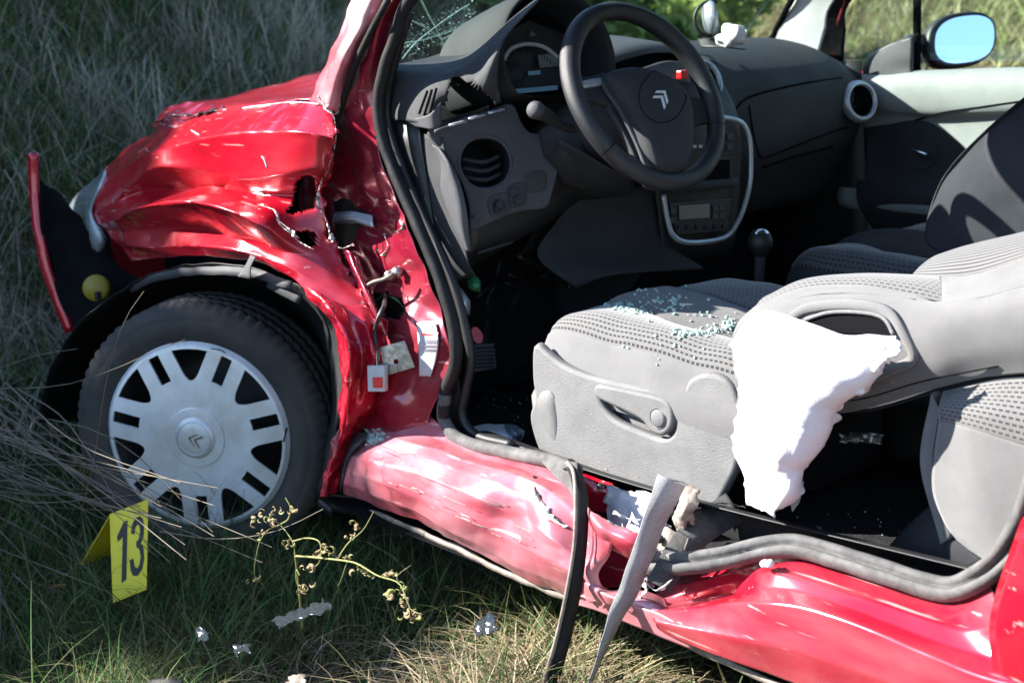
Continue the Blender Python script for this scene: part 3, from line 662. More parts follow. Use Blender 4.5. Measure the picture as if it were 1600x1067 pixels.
# arch liner and lip
def arcpts(cx,cy,r0,pts): return pts
surf('wheel_arch_liner',[[(60,660,-.06),(78,580,-.06),(120,510,-.03),(180,460,.0),(250,425,.01),(330,412,.02),(400,420,.03),(460,445,.04),(500,480,.05),(528,530,.06),(535,620,.07),(520,700,.08),(500,770,.08)],
 [(120,660,.10),(135,590,.12),(170,530,.14),(220,480,.16),(280,450,.18),(340,440,.2),(400,445,.22),(450,470,.22),(490,500,.22),(510,550,.22),(515,620,.22),(505,700,.2),(490,770,.2)],
 [(150,700,.3),(150,600,.34),(190,540,.36),(240,500,.36),(290,480,.38),(350,470,.4),(400,475,.4),(440,500,.4),(480,530,.4),(490,570,.4),(490,640,.4),(480,700,.4),(470,770,.4)]],M['black'],car,60,20,crumple=.006)
sweep('arch_lip',[(205,452,.02),(235,437,.01),(290,425,.0),(340,423,-.01),(400,428,.0),(455,447,.01)],rectp(.017,.004),M['dash_light'],car,30,upv=tuple(-fw),wob=.003)
sweep('liner_clip',[(420,442,.0),(470,468,.02)],rectp(.02,.004),M['dash'],car,8,upv=tuple(-fw))
surf('broken_clip',[[(392,398,-.02),(400,402,-.03)],[(384,415,-.02),(392,418,-.03)],[(372,432,-.02),(392,436,-.03)]],M['dash_light'],car,6,8)
surf('inner_splash_panel',[[(60,560,.35),(540,520,.35)],[(60,860,.35),(560,860,.35)]],M['matt'],car,4,4)
# ---- A pillar outside, hinge panel
surf('windscreen_pillar',[[V3(.60,.2,1.43),V3(.66,.18,1.44),V3(.70,.2,1.42)],[(552,-8,.15),(575,-8,.11),(603,-8,.13)],[(536,40,.15),(560,40,.10),(583,45,.13)],[(508,100,.15),(532,95,.09),(556,100,.13)],[(484,158,.14),(508,165,.09),(530,180,.12)]],M['red_sill'],car,24,60,crumple=.003,cs=14,seed=3,facet=.008,fcs=18)  # pale sill paint stands for the sun's glare on the pillar
torn('crushed_gap',[(245,192,.13),(270,182,.13),(310,180,.12),(350,170,.12)],.022,seed=77,n=50,m='black')
torn('torn_or_lit_edge',[(497,150,.09),(510,172,.09),(526,178,.1),(532,160,.12)],.008,seed=31,n=24)
H=[[V3(.76,.22,1.42),V3(.80,.2,1.43),V3(.84,.24,1.40)],
 [(600,0,.15),(610,0,.12),(636,0,.15)],[(560,100,.15),(575,100,.12),(598,105,.15)],
 [(512,170,.17),(552,170,.13),(588,180,.14)],[(490,240,.18),(552,235,.15),(590,240,.14)],[(470,290,.19),(560,285,.16),(612,300,.14)],
 [(470,345,.2),(570,340,.17),(640,362,.14)],[(500,400,.19),(600,400,.16),(665,425,.14)],[(530,450,.18),(620,452,.15),(688,488,.14)],[(550,500,.17),(630,505,.12),(702,540,.13)],
 [(568,560,.15),(620,570,.11),(700,590,.13)],[(556,620,.13),(610,630,.09),(675,635,.12)],[(540,680,.12),(600,680,.09),(665,672,.12)]]
hc=[[(582,462),(604,458),(628,468),(634,485),(624,498),(600,492),(586,478)]]
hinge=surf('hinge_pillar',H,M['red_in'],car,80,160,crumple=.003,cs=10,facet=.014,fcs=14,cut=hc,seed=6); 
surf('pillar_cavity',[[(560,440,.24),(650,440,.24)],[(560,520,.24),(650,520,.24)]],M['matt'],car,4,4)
torn('cavity_rim',[(588,470,.15),(600,462,.145),(618,468,.14),(632,484,.14),(622,494,.14)],.006,m='green_plastic',n=20,seed=5)
# black pillar seal / outer line
sweep('pillar_gasket',[V3(.70,.2,1.42),(606,0,.11),(582,45,.11),(556,100,.11),(536,160,.12),(524,195,.12),(522,240,.13),(508,275,.13)],rectp(.012,.008),M['rubber'],car,50,upv=tuple(-fw))
ht=bvh(hinge)
def hd(x,y,e=.003): 
    p=drape(ht,x,y,e); return p if p is not None else U(x,y,'y',.13)
# folded edge between fender tear and pillar
surf('folded_pillar_strip',[[(528,385,.12),(545,392,.10),(556,398,.12)],[(545,430,.11),(565,440,.08),(575,440,.12)],[(565,475,.11),(585,482,.07),(592,480,.12)],[(590,520,.11),(604,525,.08),(608,515,.12)]],M['red_in'],car,14,40,crumple=.004)
torn('torn_or_lit_edge',[(520,380,.1),(535,388,.1),(553,382,.1)],.006,seed=40,n=16)
# hinge bracket piece high on the pillar, rods, bracket, plug, cable
surf('upper_hinge',[[hd(530,330,.01),hd(560,326,.018),hd(590,336,.012)],[hd(532,342,.02),hd(562,336,.03),hd(597,350,.02)],[hd(545,350,.012),hd(575,350,.02),hd(590,354,.01)]],M['silver'],car,20,12,crumple=.002,cs=30)
lathe('hinge_knuckle',[(0,.012),(.008,.012),(.01,.006),(.01,-.01)],hd(581,345,.012),(.6,-.75,.2),M['steel'],car,14)
torn('cracked_paint',[hd(602,365),hd(608,385),hd(600,400)],.008,n=16,seed=44); torn('cracked_paint',[hd(626,345),hd(632,355),hd(622,362)],.010,n=12,seed=47)
tube('check_rod',[(562,456,.09),(580,442,.09),(600,436,.10),(615,428,.11)],.0035,M['beige'],car,n=14)
for c,(x,y) in enumerate([(628,424),(616,430)]): lathe('bolt',[(0,.012),(.007,.012),(.009,.006),(.012,.004),(.012,-.004)],hd(x,y,.01),(.6,-.77,.1),M['steel'],car,12)
br=plane_frame(U(620,560,'y',.085),(.55,-.82,.1))
brk=plate('metal_bracket',[[(594,543),(632,533),(648,573),(604,586)],[(614,562),(622,560),(624,568),(616,570)]],br,.004,M['steel'],car,.001,sm=False)
sweep('bracket_foot',[(594,545,.085),(604,586,.085)],rectp(.012,.004),M['silver'],brk,6,upv=(.3,.3,1))
tube('wire_loom',[hd(608,462,.01),U(600,478,'y',.08),U(592,495,'y',.06),U(586,520,'y',.06),U(588,548,'y',.055)],.0045,M['black'],car,n=20)
for i in range(5):
    a=random.uniform(-5,5); tube('wire',[U(588+a*.4,545,'y',.056),U(589+a,560,'y',.05+.002*i),U(590+a*.6,578,'y',.05)],.0012,M[['green_plastic','white_plastic','yellow_cap','black','beige'][i]],car,n=8,k=5)
pf=plane_frame(U(590,590,'y',.048),(.5,-.86,.1))
plug=plate('wire_plug',[[(578,572),(602,572),(602,609),(579,609)]],pf,.02,M['sticker'],car,.002,sm=False)
pf2=(pf[0]+pf[3]*.011,)+pf[1:]; plate('plug_socket',[[(583,590),(597,590),(597,605),(584,605)]],pf2,.004,M['red_plastic'],plug,.0008,sm=False)
# data sticker
sf=plane_frame(U(670,545,'y',.118),(.62,-.78,.05))
stk=surf('data_sticker',[[hd(654,506,.006),hd(670,503,.006),hd(684,504,.006)],[hd(656,530,.006),hd(671,530,.006),hd(688,530,.006)],[hd(658,560,.006),hd(672,560,.006),hd(684,560,.006)],[hd(658,586,.006),hd(668,588,.006),hd(676,588,.006)]],M['sticker'],car,14,20,solid=.0006)
stt=bvh(stk)
for y0,y1,x0,x1 in [(509,512,664,676),(520,524,660,684),(531,536,666,684),(539,542,664,684),(545,548,664,680),(573,582,664,678)]:
    q=[drape(stt,x,y,.0012) for x,y in ((x0,y0),(x1,y0),(x1,y1),(x0,y1))]
    if all(p is not None for p in q): mesh('printed_line',q,[(0,1,2,3)],M['sticker_grey' if y0!=520 else 'red_plastic'],stk,False,solid=.0004)
# ---- door seals
def lobes(r):
    h=[(-r*1.2,-r*.1),(-r*1.05,r*.55),(-r*.6,r*.8),(-r*.2,r*.5),(-r*.06,r*.0),(r*.06,r*.0),(r*.2,r*.6),(r*.6,r*.95),(r*1.05,r*.6),(r*1.2,-r*.1)]
    return [(r,-r*.6),(-r,-r*.6)]+h
sealp=[V3(.86,.22,1.40),(648,-10,.14),(622,50,.135),(602,105,.13),(592,160,.13),(598,215,.13),(622,282,.13),(652,350,.13),(680,415,.13),(700,475,.13),(712,530,.13),(710,575,.13),(695,615,.13),(694,655,.13),(716,686,.125),(760,700,.12),(820,712,.11),(870,722,.10),(902,735,.09)]
sweep('front_door_seal',sealp[:14],circ(.0125,10),M['rubber'],car,110,upv=tuple(-fw),wob=.0015)
sweep('front_door_seal_foot',sealp[12:],circ(.0128,10),M['rubber_dusty_sunlit'],car,60,upv=tuple(-fw),wob=.0015)  # paler rubber paints the sunlight on the foot of the seal
sweep('front_door_seal_lip',[(640,20,.16),(618,90,.16),(604,160,.16),(612,215,.16),(640,290,.16),(672,360,.16),(700,420,.16),(722,490,.16),(735,560,.16),(728,610,.16),(722,650,.16),(745,680,.16),(800,695,.15)],circ(.009,8),M['black'],car,80,upv=tuple(-fw))
sweep('hanging_seal',[(880,722,.09),(898,735,.07),(908,780,.03),(906,850,.0),(897,920,-.02),(884,985,-.03),(866,1050,-.05),(852,1110,-.05)],[(-.0125,-.002),(-.007,-.0035),(0,-.001),(.007,-.0035),(.0125,-.002),(.0125,.001),(0,.002),(-.0125,.001)],M['rubber'],car,60,upv=lambda f:tuple(-fw+rt*.3))
sweep('hanging_seal_lip',[(886,722,.08),(896,738,.055),(899,780,.015),(897,850,-.015),(886,920,-.035),(872,985,-.045),(854,1050,-.065),(840,1110,-.065)],rectp(.006,.004),M['beige'],car,50,upv=tuple(-fw))
surf('seal_flap',[[(838,712,.10),(870,718,.085),(903,722,.075)],[(850,726,.085),(876,738,.07),(902,750,.06)],[(868,744,.07),(886,762,.06),(902,790,.045)]],M['rubber_dusty_sunlit'],car,20,20,crumple=.003)
seal2=[(1012,881,.05),(1070,880,.055),(1130,872,.07),(1190,857,.09),(1245,853,.10),(1300,868,.10),(1380,893,.10),(1440,913,.10),(1487,920,.095),(1530,902,.09),(1566,870,.085),(1592,830,.08),(1616,770,.08),(1680,600,.1),V3(2.15,.16,1.1),V3(2.1,.2,1.35)]
sweep('rear_door_seal',seal2,lobes(.0155),M['rubber_dusty_sunlit'],car,120,upv=lambda f:tuple(-fw*.9+up*.5),scale=lambda f:1.0 if f<.5 else 1-.25*min(1,(f-.5)*3),wob=.001)
lathe('seal_core',[(0,.0),(.012,.0),(.014,-.004)],U(1012,881,'y',.05)-V3(.002,0,0),tuple(U(1012,881,'y',.05)-U(1070,880,'y',.055)),M['matt'],car,12)
# ---- sill
s1=[[(640,640,.14),(668,648,.13),(694,668,.13),(740,692,.13),(800,706,.12),(850,722,.11),(905,745,.10)],
 [(612,652,.12),(650,668,.11),(690,690,.11),(745,712,.10),(800,728,.09),(850,745,.08),(905,775,.07)],
 [(580,672,.10),(640,690,.065),(690,702,.075),(750,722,.06),(800,738,.055),(850,760,.05),(905,805,.045)],
 [(560,692,.08),(620,705,.05),(690,722,.05),(755,745,.03),(810,772,.03),(855,800,.02),(905,840,.03)],
 [(545,712,.06),(600,725,.02),(670,745,.025),(740,775,.0),(800,805,.02),(852,835,-.005),(905,872,.01)],
 [(538,735,.055),(590,752,.01),(655,778,.015),(730,812,-.005),(790,842,.01),(850,872,-.01),(906,902,.0)],
 [(534,756,.05),(580,772,.02),(640,798,.02),(715,836,.01),(775,868,.02),(842,900,.01),(906,922,.01)],
 [(536,772,.06),(575,785,.04),(630,808,.04),(700,842,.03),(765,876,.03),(835,912,.03),(905,940,.03)]]
def ext(r,x2): return r
sill=surf('front_sill',s1,M['red_sill'],car,170,100,crumple=.003,cs=10,seed=12,facet=.014,fcs=9,linear=True)
slt=bvh(sill)
torn('split_crease',[drape(slt,x,y,.002) for x,y in ((836,745),(838,770),(852,790),(870,812),(890,826))],.006,seed=50,n=40,m='black')
torn('torn_or_lit_edge',[drape(slt,x,y,.002) for x,y in ((838,772),(850,796),(868,815),(884,824))],.010,seed=52,n=40,m='white_print')
surf('sill_front_cap',[[(548,680,.09),(560,676,.08),(575,676,.08)],[(538,715,.07),(550,700,.05),(566,690,.06)],[(533,745,.06),(538,730,.05),(545,715,.05)],[(532,770,.06),(534,760,.05),(536,745,.05)]],M['dash_light'],car,16,30)
sweep('sill_flange',[(560,795,.10),(600,806,.08),(650,828,.07),(700,850,.06),(770,885,.05),(840,916,.04),(910,942,.04),(990,965,.04),(1060,1000,.04),(1150,1040,.04),(1250,1085,.03),(1400,1150,.02)],rectp(.005,.010),M['beige'],car,90,upv=(0,0,1),wob=.002)
surf('underside_panel',[[V3(.35,.06,.21),V3(1.2,.05,.19),V3(2.2,.05,.18)],[V3(.35,.9,.19),V3(1.2,.9,.18),V3(2.2,.9,.18)],[V3(.35,1.6,.2),V3(1.2,1.62,.19),V3(2.2,1.6,.19)]],M['matt'],car,8,8)
for a,b in (((500,785),(520,800)),((520,790),(575,800))): sweep('sill_end_bracket',[(*a,.1),(*b,.1)],rectp(.012,.02),M['black'],car,6)
# scrapes and chips on the sill skin
for k in range(26):
    x=random.uniform(560,880); y=700+(x-560)*.42+random.uniform(-25,45); ln=random.uniform(12,50)
    P=[drape(slt,x+ln*t,y+ln*t*.42+random.uniform(-1,1),.0008) for t in (0,.5,1)]
    if all(p is not None for p in P): tube('scratch',P,.0006 if k%3 else .0009,M['beige' if k%2 else 'red_in'],sill,n=8,k=4)
# ---- B pillar stump: torn shells
surf('pillar_stump_outer',[[(903,930,.02),(960,945,.01),(1012,958,.02),(1060,985,.03)],[(900,900,.02),(950,930,.0),(1005,940,.02),(1050,960,.04)],[(902,880,.03),(930,915,.02),(990,925,.04),(1040,935,.06)]],M['red_sill'],car,50,24,crumple=.010,cs=14,rag=.01,ragside='t',seed=15)
surf('pillar_stump_lower',[[(900,925,.02),(960,940,.01),(1020,955,.01),(1080,985,.01)],[(903,945,.025),(960,965,.02),(1020,990,.02),(1080,1015,.02)]],M['red_sill'],car,30,12,crumple=.004)
surf('torn_bracket',[[(903,780,.05),(922,796,.03),(948,814,.025),(985,828,.025),(1012,834,.04)],[(912,800,.045),(932,820,.01),(955,836,.01),(985,852,.015),(1008,856,.035)],[(920,830,.06),(936,845,.02),(955,858,.025),(982,872,.035),(1003,876,.05)]],M['red_sill'],car,40,20,crumple=.004,seed=17,rag=.004,ragside='t')
surf('torn_bracket_side',[[(915,800,.045),(935,822,.02),(958,842,.02)],[(908,845,.04),(932,862,.01),(952,868,.015)],[(893,880,.03),(915,892,.0),(935,898,.01)],[(896,905,.03),(925,918,.005),(950,925,.02)],[(915,925,.03),(950,938,.01),(985,940,.03)]],M['red_sill'],car,20,30,crumple=.003)
surf('stump_inner_box',[[(945,848,.09),(985,862,.09),(1000,870,.09)],[(930,880,.08),(975,890,.08),(995,892,.08)],[(922,918,.06),(950,918,.06),(985,912,.06)]],M['red_in'],car,16,16)
surf('inner_pillar_plate',[[(905,738,.16),(930,745,.17),(955,752,.17),(958,765,.16)],[(910,765,.15),(930,770,.15),(952,775,.15),(960,780,.15)],[(918,795,.14),(935,800,.14),(950,800,.14),(960,795,.14)]],M['red'],car,24,24,crumple=.006,cs=20,rag=.006,ragside='r')
surf('bare_steel_plate',[[(948,752,.16),(980,764,.15),(1020,772,.14),(1045,790,.13)],[(944,785,.13),(975,792,.12),(1010,800,.12),(1040,815,.12)],[(948,815,.12),(975,826,.10),(1010,836,.10),(1040,840,.11)]],M['sticker'],car,30,24,crumple=.010,cs=18,rag=.01,ragside='tlb',seed=21)
surf('torn_inner_skin',[[(1010,830,.10),(1040,825,.10),(1075,838,.10)],[(1005,860,.08),(1040,858,.08),(1070,862,.08)]],M['beige'],car,24,16,crumple=.012,cs=30,rag=.01,ragside='tb')
surf('belt_anchor_cover',[[(1054,800,.13),(1066,768,.14),(1080,758,.15),(1094,762,.15)],[(1054,818,.11),(1066,792,.10),(1078,784,.11),(1088,786,.12)],[(1060,842,.11),(1068,822,.10),(1078,816,.11),(1086,822,.12)]],M['beige'],car,30,26,crumple=.008,cs=34,rag=.008,ragside='br')
torn('torn_or_lit_edge',[(1000,880,.05),(1012,915,.03),(1000,935,.02),(1020,945,.02)],.014,seed=61,n=40,m='torn')
torn('torn_or_lit_edge',[(905,782,.055),(925,803,.04),(950,815,.04),(985,830,.04)],.006,seed=63,n=40,m='white_print')
for (x,y,r) in ((1030,842,.006),(1024,860,.004),(938,760,.005)): lathe('bolt',[(0,.006),(r,.006),(r*1.3,-.003)],U(x,y,'y',.085),(.5,-.8,.2),M['black'],car,10)
# belts
sweep('seat_belt',[(1050,750,.055),(1036,782,.04),(1022,815,.03),(1010,850,.02),(994,890,.005),(982,925,.0),(966,955,-.01),(952,990,-.02),(938,1025,-.03),(918,1080,-.04)],rectp(.044,.0016),M['belt'],car,70,upv=lambda f:tuple(-fw*(1-f*.3)+rt*(.15+.7*f+.25*math.sin(f*9))-up*.1),scale=lambda f:(1.1-.78*f**1.2),wob=.0015)
for k,(x0,y0,x1,y1) in enumerate([(925,752,948,770),(958,800,1000,812),(1020,800,1048,822),(1012,852,1060,868),(965,905,1010,925)]):
    torn('paint_flake',[(x0,y0,.09),((x0+x1)/2,(y0+y1)/2+3,.08),(x1,y1,.085)],.010,n=16,seed=80+k,m='white_print' if k%2 else 'torn')
torn('frayed_belt_end',[(1022,756,.058),(1040,747,.058),(1062,752,.058),(1076,758,.058)],.010,n=40,seed=70,m='belt_dark')
sweep('torn_webbing',[(1150,793,.2),(1110,815,.15),(1075,845,.10),(1050,880,.05),(1030,915,.02)],rectp(.045,.002),M['belt_dark'],car,40,upv=lambda f:tuple(-fw+up*.6),scale=lambda f:1.25-.3*f,wob=.004)
torn('frayed_webbing',[(1005,905,.02),(1025,922,.015),(1050,905,.02)],.012,n=24,seed=72,m='white_print')
torn('frayed_webbing',[(1090,795,.16),(1130,785,.18),(1165,793,.2)],.012,n=24,seed=73,m='belt_dark')
# ---- rear sill and quarter
s2=[[(1035,905,.16),(1100,892,.14),(1180,868,.12),(1245,864,.12),(1300,880,.12),(1380,905,.12),(1440,925,.115),(1490,933,.11),(1540,910,.105)],
 [(1030,918,.10),(1100,906,.10),(1180,885,.09),(1245,880,.09),(1300,894,.09),(1380,918,.09),(1440,940,.09),(1500,948,.085),(1552,925,.085)],
 [(1022,935,.07),(1100,922,.09),(1165,905,.08),(1205,895,.05),(1260,908,.05),(1350,935,.05),(1430,962,.05),(1510,985,.05),(1565,975,.05)],
 [(1015,948,.04),(1080,940,.09),(1140,930,.09),(1190,918,.04),(1250,925,.035),(1340,955,.03),(1430,990,.03),(1520,1020,.03),(1590,1035,.03)],
 [(1010,955,.02),(1075,950,.03),(1140,942,.02),(1200,942,.005),(1260,950,.005),(1350,980,.0),(1440,1018,.0),(1530,1055,.0),(1620,1080,.0)],
 [(1020,970,.01),(1090,985,.0),(1160,1000,-.01),(1230,1012,-.01),(1300,1035,-.01),(1390,1065,-.01),(1480,1095,-.01),(1560,1120,-.01),(1660,1150,-.01)],
 [(1030,985,.02),(1110,1020,.01),(1190,1048,.01),(1260,1075,.01),(1340,1105,.01),(1430,1140,.01),(1530,1175,.01),(1620,1200,.01),(1720,1230,.01)]]
rsill=surf('rear_sill',s2,M['red_rear'],car,150,90,crumple=.0015,cs=7,linear=True,seed=33,rag=.01,ragside='l')
for x in (1195,1203): lathe('sill_stud',[(0,.014),(.006,.014),(.006,-.01)],U(x,880,'y',.05),(.5,-.8,.3),M['white_plastic'],car,10)
surf('rear_quarter_panel',[[(1625,745,.10),(1700,640,.10),(1800,560,.1),V3(2.75,.12,.95)],[(1600,800,.07),(1680,760,.05),(1800,740,.04),V3(2.8,.05,.8)],[(1578,860,.05),(1650,860,.02),(1780,900,.0),V3(2.8,.0,.65)],[(1556,925,.04),(1640,940,.0),(1780,1000,.0),V3(2.8,.0,.5)],[(1546,990,.02),(1640,1010,-.01),(1780,1080,-.01),V3(2.8,.0,.35)],[(1560,1090,.01),(1640,1120,.0),(1780,1180,.0),V3(2.8,.02,.22)]],M['red'],car,50,60,crumple=.003,cs=6)
for (a,b,c) in [((2.15,.12,1.0),(2.8,.14,1.0),(2.8,.05,.8))]: pass
surf('rear_side_upper',[[V3(2.1,.2,1.4),V3(2.4,.22,1.4),V3(2.75,.3,1.3)],[V3(2.18,.14,1.0),V3(2.5,.13,1.0),V3(2.8,.13,.95)]],M['red'],car,10,10)
# body shell out of the photo: roof, tail, far side
surf('roof',[[V3(.62,.22,1.425),V3(.66,.83,1.47),V3(.72,1.44,1.425)],[V3(1.2,.2,1.47),V3(1.2,.83,1.53),V3(1.2,1.46,1.47)],[V3(2.0,.2,1.46),V3(2.0,.83,1.52),V3(2.0,1.46,1.46)],[V3(2.65,.28,1.36),V3(2.7,.83,1.40),V3(2.65,1.38,1.36)]],M['red'],car,30,30,solid=.02)
surf('tailgate',[[V3(2.65,.28,1.36),V3(2.7,.83,1.40),V3(2.65,1.38,1.36)],[V3(2.85,.15,.95),V3(2.92,.83,.95),V3(2.85,1.5,.95)],[V3(2.95,.1,.6),V3(3.02,.83,.6),V3(2.95,1.56,.6)],[V3(2.9,.1,.25),V3(2.98,.83,.25),V3(2.9,1.56,.25)]],M['red'],car,16,16)
surf('rear_door_far',[[V3(1.75,1.62,.95),V3(2.9,1.55,.95)],[V3(1.75,1.66,.6),V3(2.95,1.6,.6)],[V3(1.75,1.64,.22),V3(2.9,1.58,.22)]],M['red'],car,12,12)
surf('far_fender',[[V3(-.75,1.5,.7),V3(.0,1.58,.9),V3(.6,1.62,.95)],[V3(-.8,1.6,.5),V3(.0,1.66,.62),V3(.6,1.67,.6)],[V3(-.8,1.6,.25),V3(-.3,1.64,.3),V3(.6,1.64,.22)]],M['red'],car,14,10)
# ================================================================= interior
# floor, firewall, tunnel, liner
floor=surf('floor_carpet',[[V3(.35,.14,.34),V3(1.0,.13,.315),V3(1.7,.13,.32),V3(2.0,.13,.34)],[V3(.35,.8,.34),V3(1.0,.8,.32),V3(1.7,.8,.32),V3(2.0,.8,.34)],[V3(.35,1.6,.34),V3(1.0,1.6,.32),V3(1.7,1.6,.32),V3(2.0,1.6,.34)]],M['carpet'],car,30,30,crumple=.006,cs=9)
surf('firewall',[[V3(.30,.17,1.0),V3(.30,.8,1.0),V3(.30,1.6,1.0)],[V3(.25,.17,.7),V3(.25,.8,.7),V3(.25,1.6,.7)],[V3(.36,.17,.33),V3(.36,.8,.33),V3(.36,1.6,.33)]],M['carpet'],car,12,12,crumple=.01,cs=9)
surf('inner_sill_trim',[[V3(.74,.16,.40),V3(1.2,.15,.385),V3(1.9,.15,.40)],[V3(.74,.19,.39),V3(1.2,.19,.37),V3(1.9,.19,.385)],[V3(.74,.2,.31),V3(1.2,.2,.31),V3(1.9,.2,.31)]],M['black'],car,20,10)
surf('kick_panel',[[V3(.30,.18,.98),V3(.60,.17,.98)],[V3(.30,.18,.6),V3(.66,.17,.6)],[V3(.30,.18,.33),V3(.70,.17,.40)]],M['black'],car,10,12)
surf('far_kick_panel',[[V3(.28,1.52,1.0),V3(.62,1.53,1.0)],[V3(.28,1.53,.6),V3(.64,1.53,.6)],[V3(.28,1.53,.32),V3(.64,1.53,.32)]],M['black'],car,8,10)
surf('centre_tunnel',[[V3(.55,.68,.33),V3(1.7,.70,.33)],[V3(.55,.71,.50),V3(1.7,.73,.42)],[V3(.55,.83,.53),V3(1.7,.83,.45)],[V3(.55,.95,.50),V3(1.7,.94,.42)],[V3(.55,.98,.33),V3(1.7,.97,.33)]],M['black'],car,16,24)
surf('roof_lining',[[V3(.68,.25,1.40),V3(1.6,.24,1.44),V3(2.6,.3,1.34)],[V3(.68,.83,1.44),V3(1.6,.83,1.48),V3(2.6,.83,1.37)],[V3(.72,1.42,1.40),V3(1.6,1.43,1.44),V3(2.6,1.36,1.34)]],M['lining'],car,12,12)
# ---- dashboard body
def dprof(y,zt=0,xo=0):
    return [V3(.24+xo,y,1.0+zt),V3(.40+xo,y,1.045+zt),V3(.53+xo,y,1.035+zt),V3(.625+xo,y,.995+zt),V3(.665+xo,y,.95+zt),V3(.668+xo,y,.89),V3(.65+xo,y,.82),V3(.60+xo,y,.74),V3(.56+xo,y,.68),V3(.50+xo,y,.66)]
cols=[dprof(y,z,xo) for y,z,xo in ((.48,-.02,-.02),(.66,.0,-.01),(.74,.02,.0),(.83,.03,.0),(.98,.025,.0),(1.2,.02,.0),(1.4,.015,-.01),(1.52,-.01,-.04))]
dash=surf('dashboard',[list(r) for r in zip(*cols)],M['dash'],car,60,60,solid=.004)
dt=bvh(dash)
groove('dash_seam',dt,[(1150,170),(1165,155),(1200,143),(1260,130),(1315,122)],.0028,M['matt'],dash)
groove('glovebox_gap',dt,[(1170,165),(1176,205),(1186,243),(1200,245),(1250,225),(1310,203),(1325,200)],.003,M['matt'],dash)
groove('dash_lower_edge',dt,[(1190,262),(1240,245),(1300,230),(1345,222)],.004,M['matt'],dash)
# driver end of the dash: curved top from windscreen to binnacle
surf('dash_end_top',[[(612,103,.20),(640,98,.26),(680,88,.34),(715,72,.42),(760,45,.50),(810,12,.52),(850,-12,.5)],
 [(606,112,.17),(645,112,.19),(690,108,.22),(725,100,.24),(752,80,.26),(790,45,.28),(835,8,.30)],
 [(602,140,.17),(640,135,.17),(680,128,.18),(718,122,.20),(745,120,.21),(766,95,.22),(788,62,.24)],
 [(604,170,.17),(632,168,.16),(665,160,.16),(700,150,.18),(735,150,.20),(760,140,.21),(777,120,.23)],
 [(606,190,.17),(625,188,.16),(655,192,.15),(690,197,.17),(722,185,.24),(758,172,.25),(782,160,.24)]],M['dash'],car,50,50,
 cut=[[(706,118),(722,124),(748,136),(768,152),(775,164),(745,172),(700,186),(682,196),(688,176),(700,150)]],solid=.003)
surf('dash_cavity',[[(680,100,'y',.34),(790,100,'y',.36)],[(670,205,'y',.34),(790,205,'y',.36)]],M['matt'],car,4,4)
box('cavity_wire',U(712,133,'y',.30)-V3(.008,.004,.003),U(712,133,'y',.30)+V3(.008,.004,.003),M['green_plastic'],car,.001)
for a in ((655,178,668,142),(663,180,675,140),(671,180,682,138)):
    sweep('demister_slot',[(a[0],a[1],.148),((a[0]+a[2])/2,(a[1]+a[3])/2,.148),(a[2],a[3],.155)],rectp(.0045,.004),M['matt'],car,8,upv=tuple(-fw))
surf('dash_end_corner',[[(637,190,.158),(655,184,.148),(672,178,.146),(689,160,.160)],[(650,198,.155),(662,200,.148),(678,203,.150),(690,198,.165)]],M['dash_light'],car,14,8)
surf('dash_side_panel',[[(602,200,.19),(640,205,.18),(690,215,.175)],[(600,235,.19),(650,260,.175),(705,280,.17)],[(620,300,.19),(665,320,.175),(722,350,.17)],[(645,370,.19),(690,390,.18),(732,410,.175)],[(680,440,.2),(710,440,.2),(742,430,.19)]],M['dash'],car,24,30,crumple=.003)
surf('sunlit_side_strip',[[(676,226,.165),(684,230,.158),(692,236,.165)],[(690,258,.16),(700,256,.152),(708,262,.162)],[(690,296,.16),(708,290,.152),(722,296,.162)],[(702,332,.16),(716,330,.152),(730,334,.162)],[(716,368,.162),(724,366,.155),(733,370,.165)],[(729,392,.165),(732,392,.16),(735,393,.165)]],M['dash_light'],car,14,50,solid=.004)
# lower fascia with the open vent hole
lf=plane_frame(U(770,270,'x',.70),(.90,-.38,.18))
hole_=[(757+45*math.cos(t),255+41*math.sin(t)) for t in [2*math.pi*i/24 for i in range(24)]]
fascia=plate('lower_fascia',[[(672,205),(700,196),(735,183),(770,174),(795,166),(804,176),(812,195),(826,210),(846,214),(858,228),(867,252),(866,275),(858,305),(850,322),(820,326),(790,334),(762,346),(738,356),(736,330),(728,295),(712,262),(696,235),(680,220)],hole_],lf,.012,M['dash_light'],car,.004)
oc=[onplane(757,255,lf)]; o0=lf[0]+lf[1]*oc[0][0]+lf[2]*oc[0][1]
a_=onplane(795,255,lf); rr=abs(a_[0]-oc[0][0])
lathe('air_duct',[(rr*(1.02-.06*(k%2)),.004-k*.009) for k in range(14)]+[(0,-.13)],o0,lf[3],M['black'],car,36)
lathe('duct_rim',[(rr*1.0,.006),(rr*1.06,.009),(rr*1.13,.006)],o0,lf[3],M['dash_light'],fascia,40)
for k in range(3): sweep('duct_rib',[o0+lf[1]*(-rr*.75)+lf[2]*(rr*(.25-.35*k))-lf[3]*.02,o0+lf[2]*(rr*(.05-.35*k))-lf[3]*.008,o0+lf[1]*(rr*.75)+lf[2]*(rr*(.25-.35*k))-lf[3]*.02],circ(.004,8),M['dash'],car,14)
sweep('fascia_lip',[(680,206,'x',.715),(720,192,'x',.715),(755,180,'x',.715),(790,170,'x',.715)],circ(.0035,6),M['dash_light'],fascia,14)
for (x,y) in ((715,193),(745,183),(775,174)): sweep('fascia_tab',[U(x-12,y+3,'x',.72),U(x+12,y-3,'x',.72)],rectp(.007,.004),M['silver'],fascia,4)
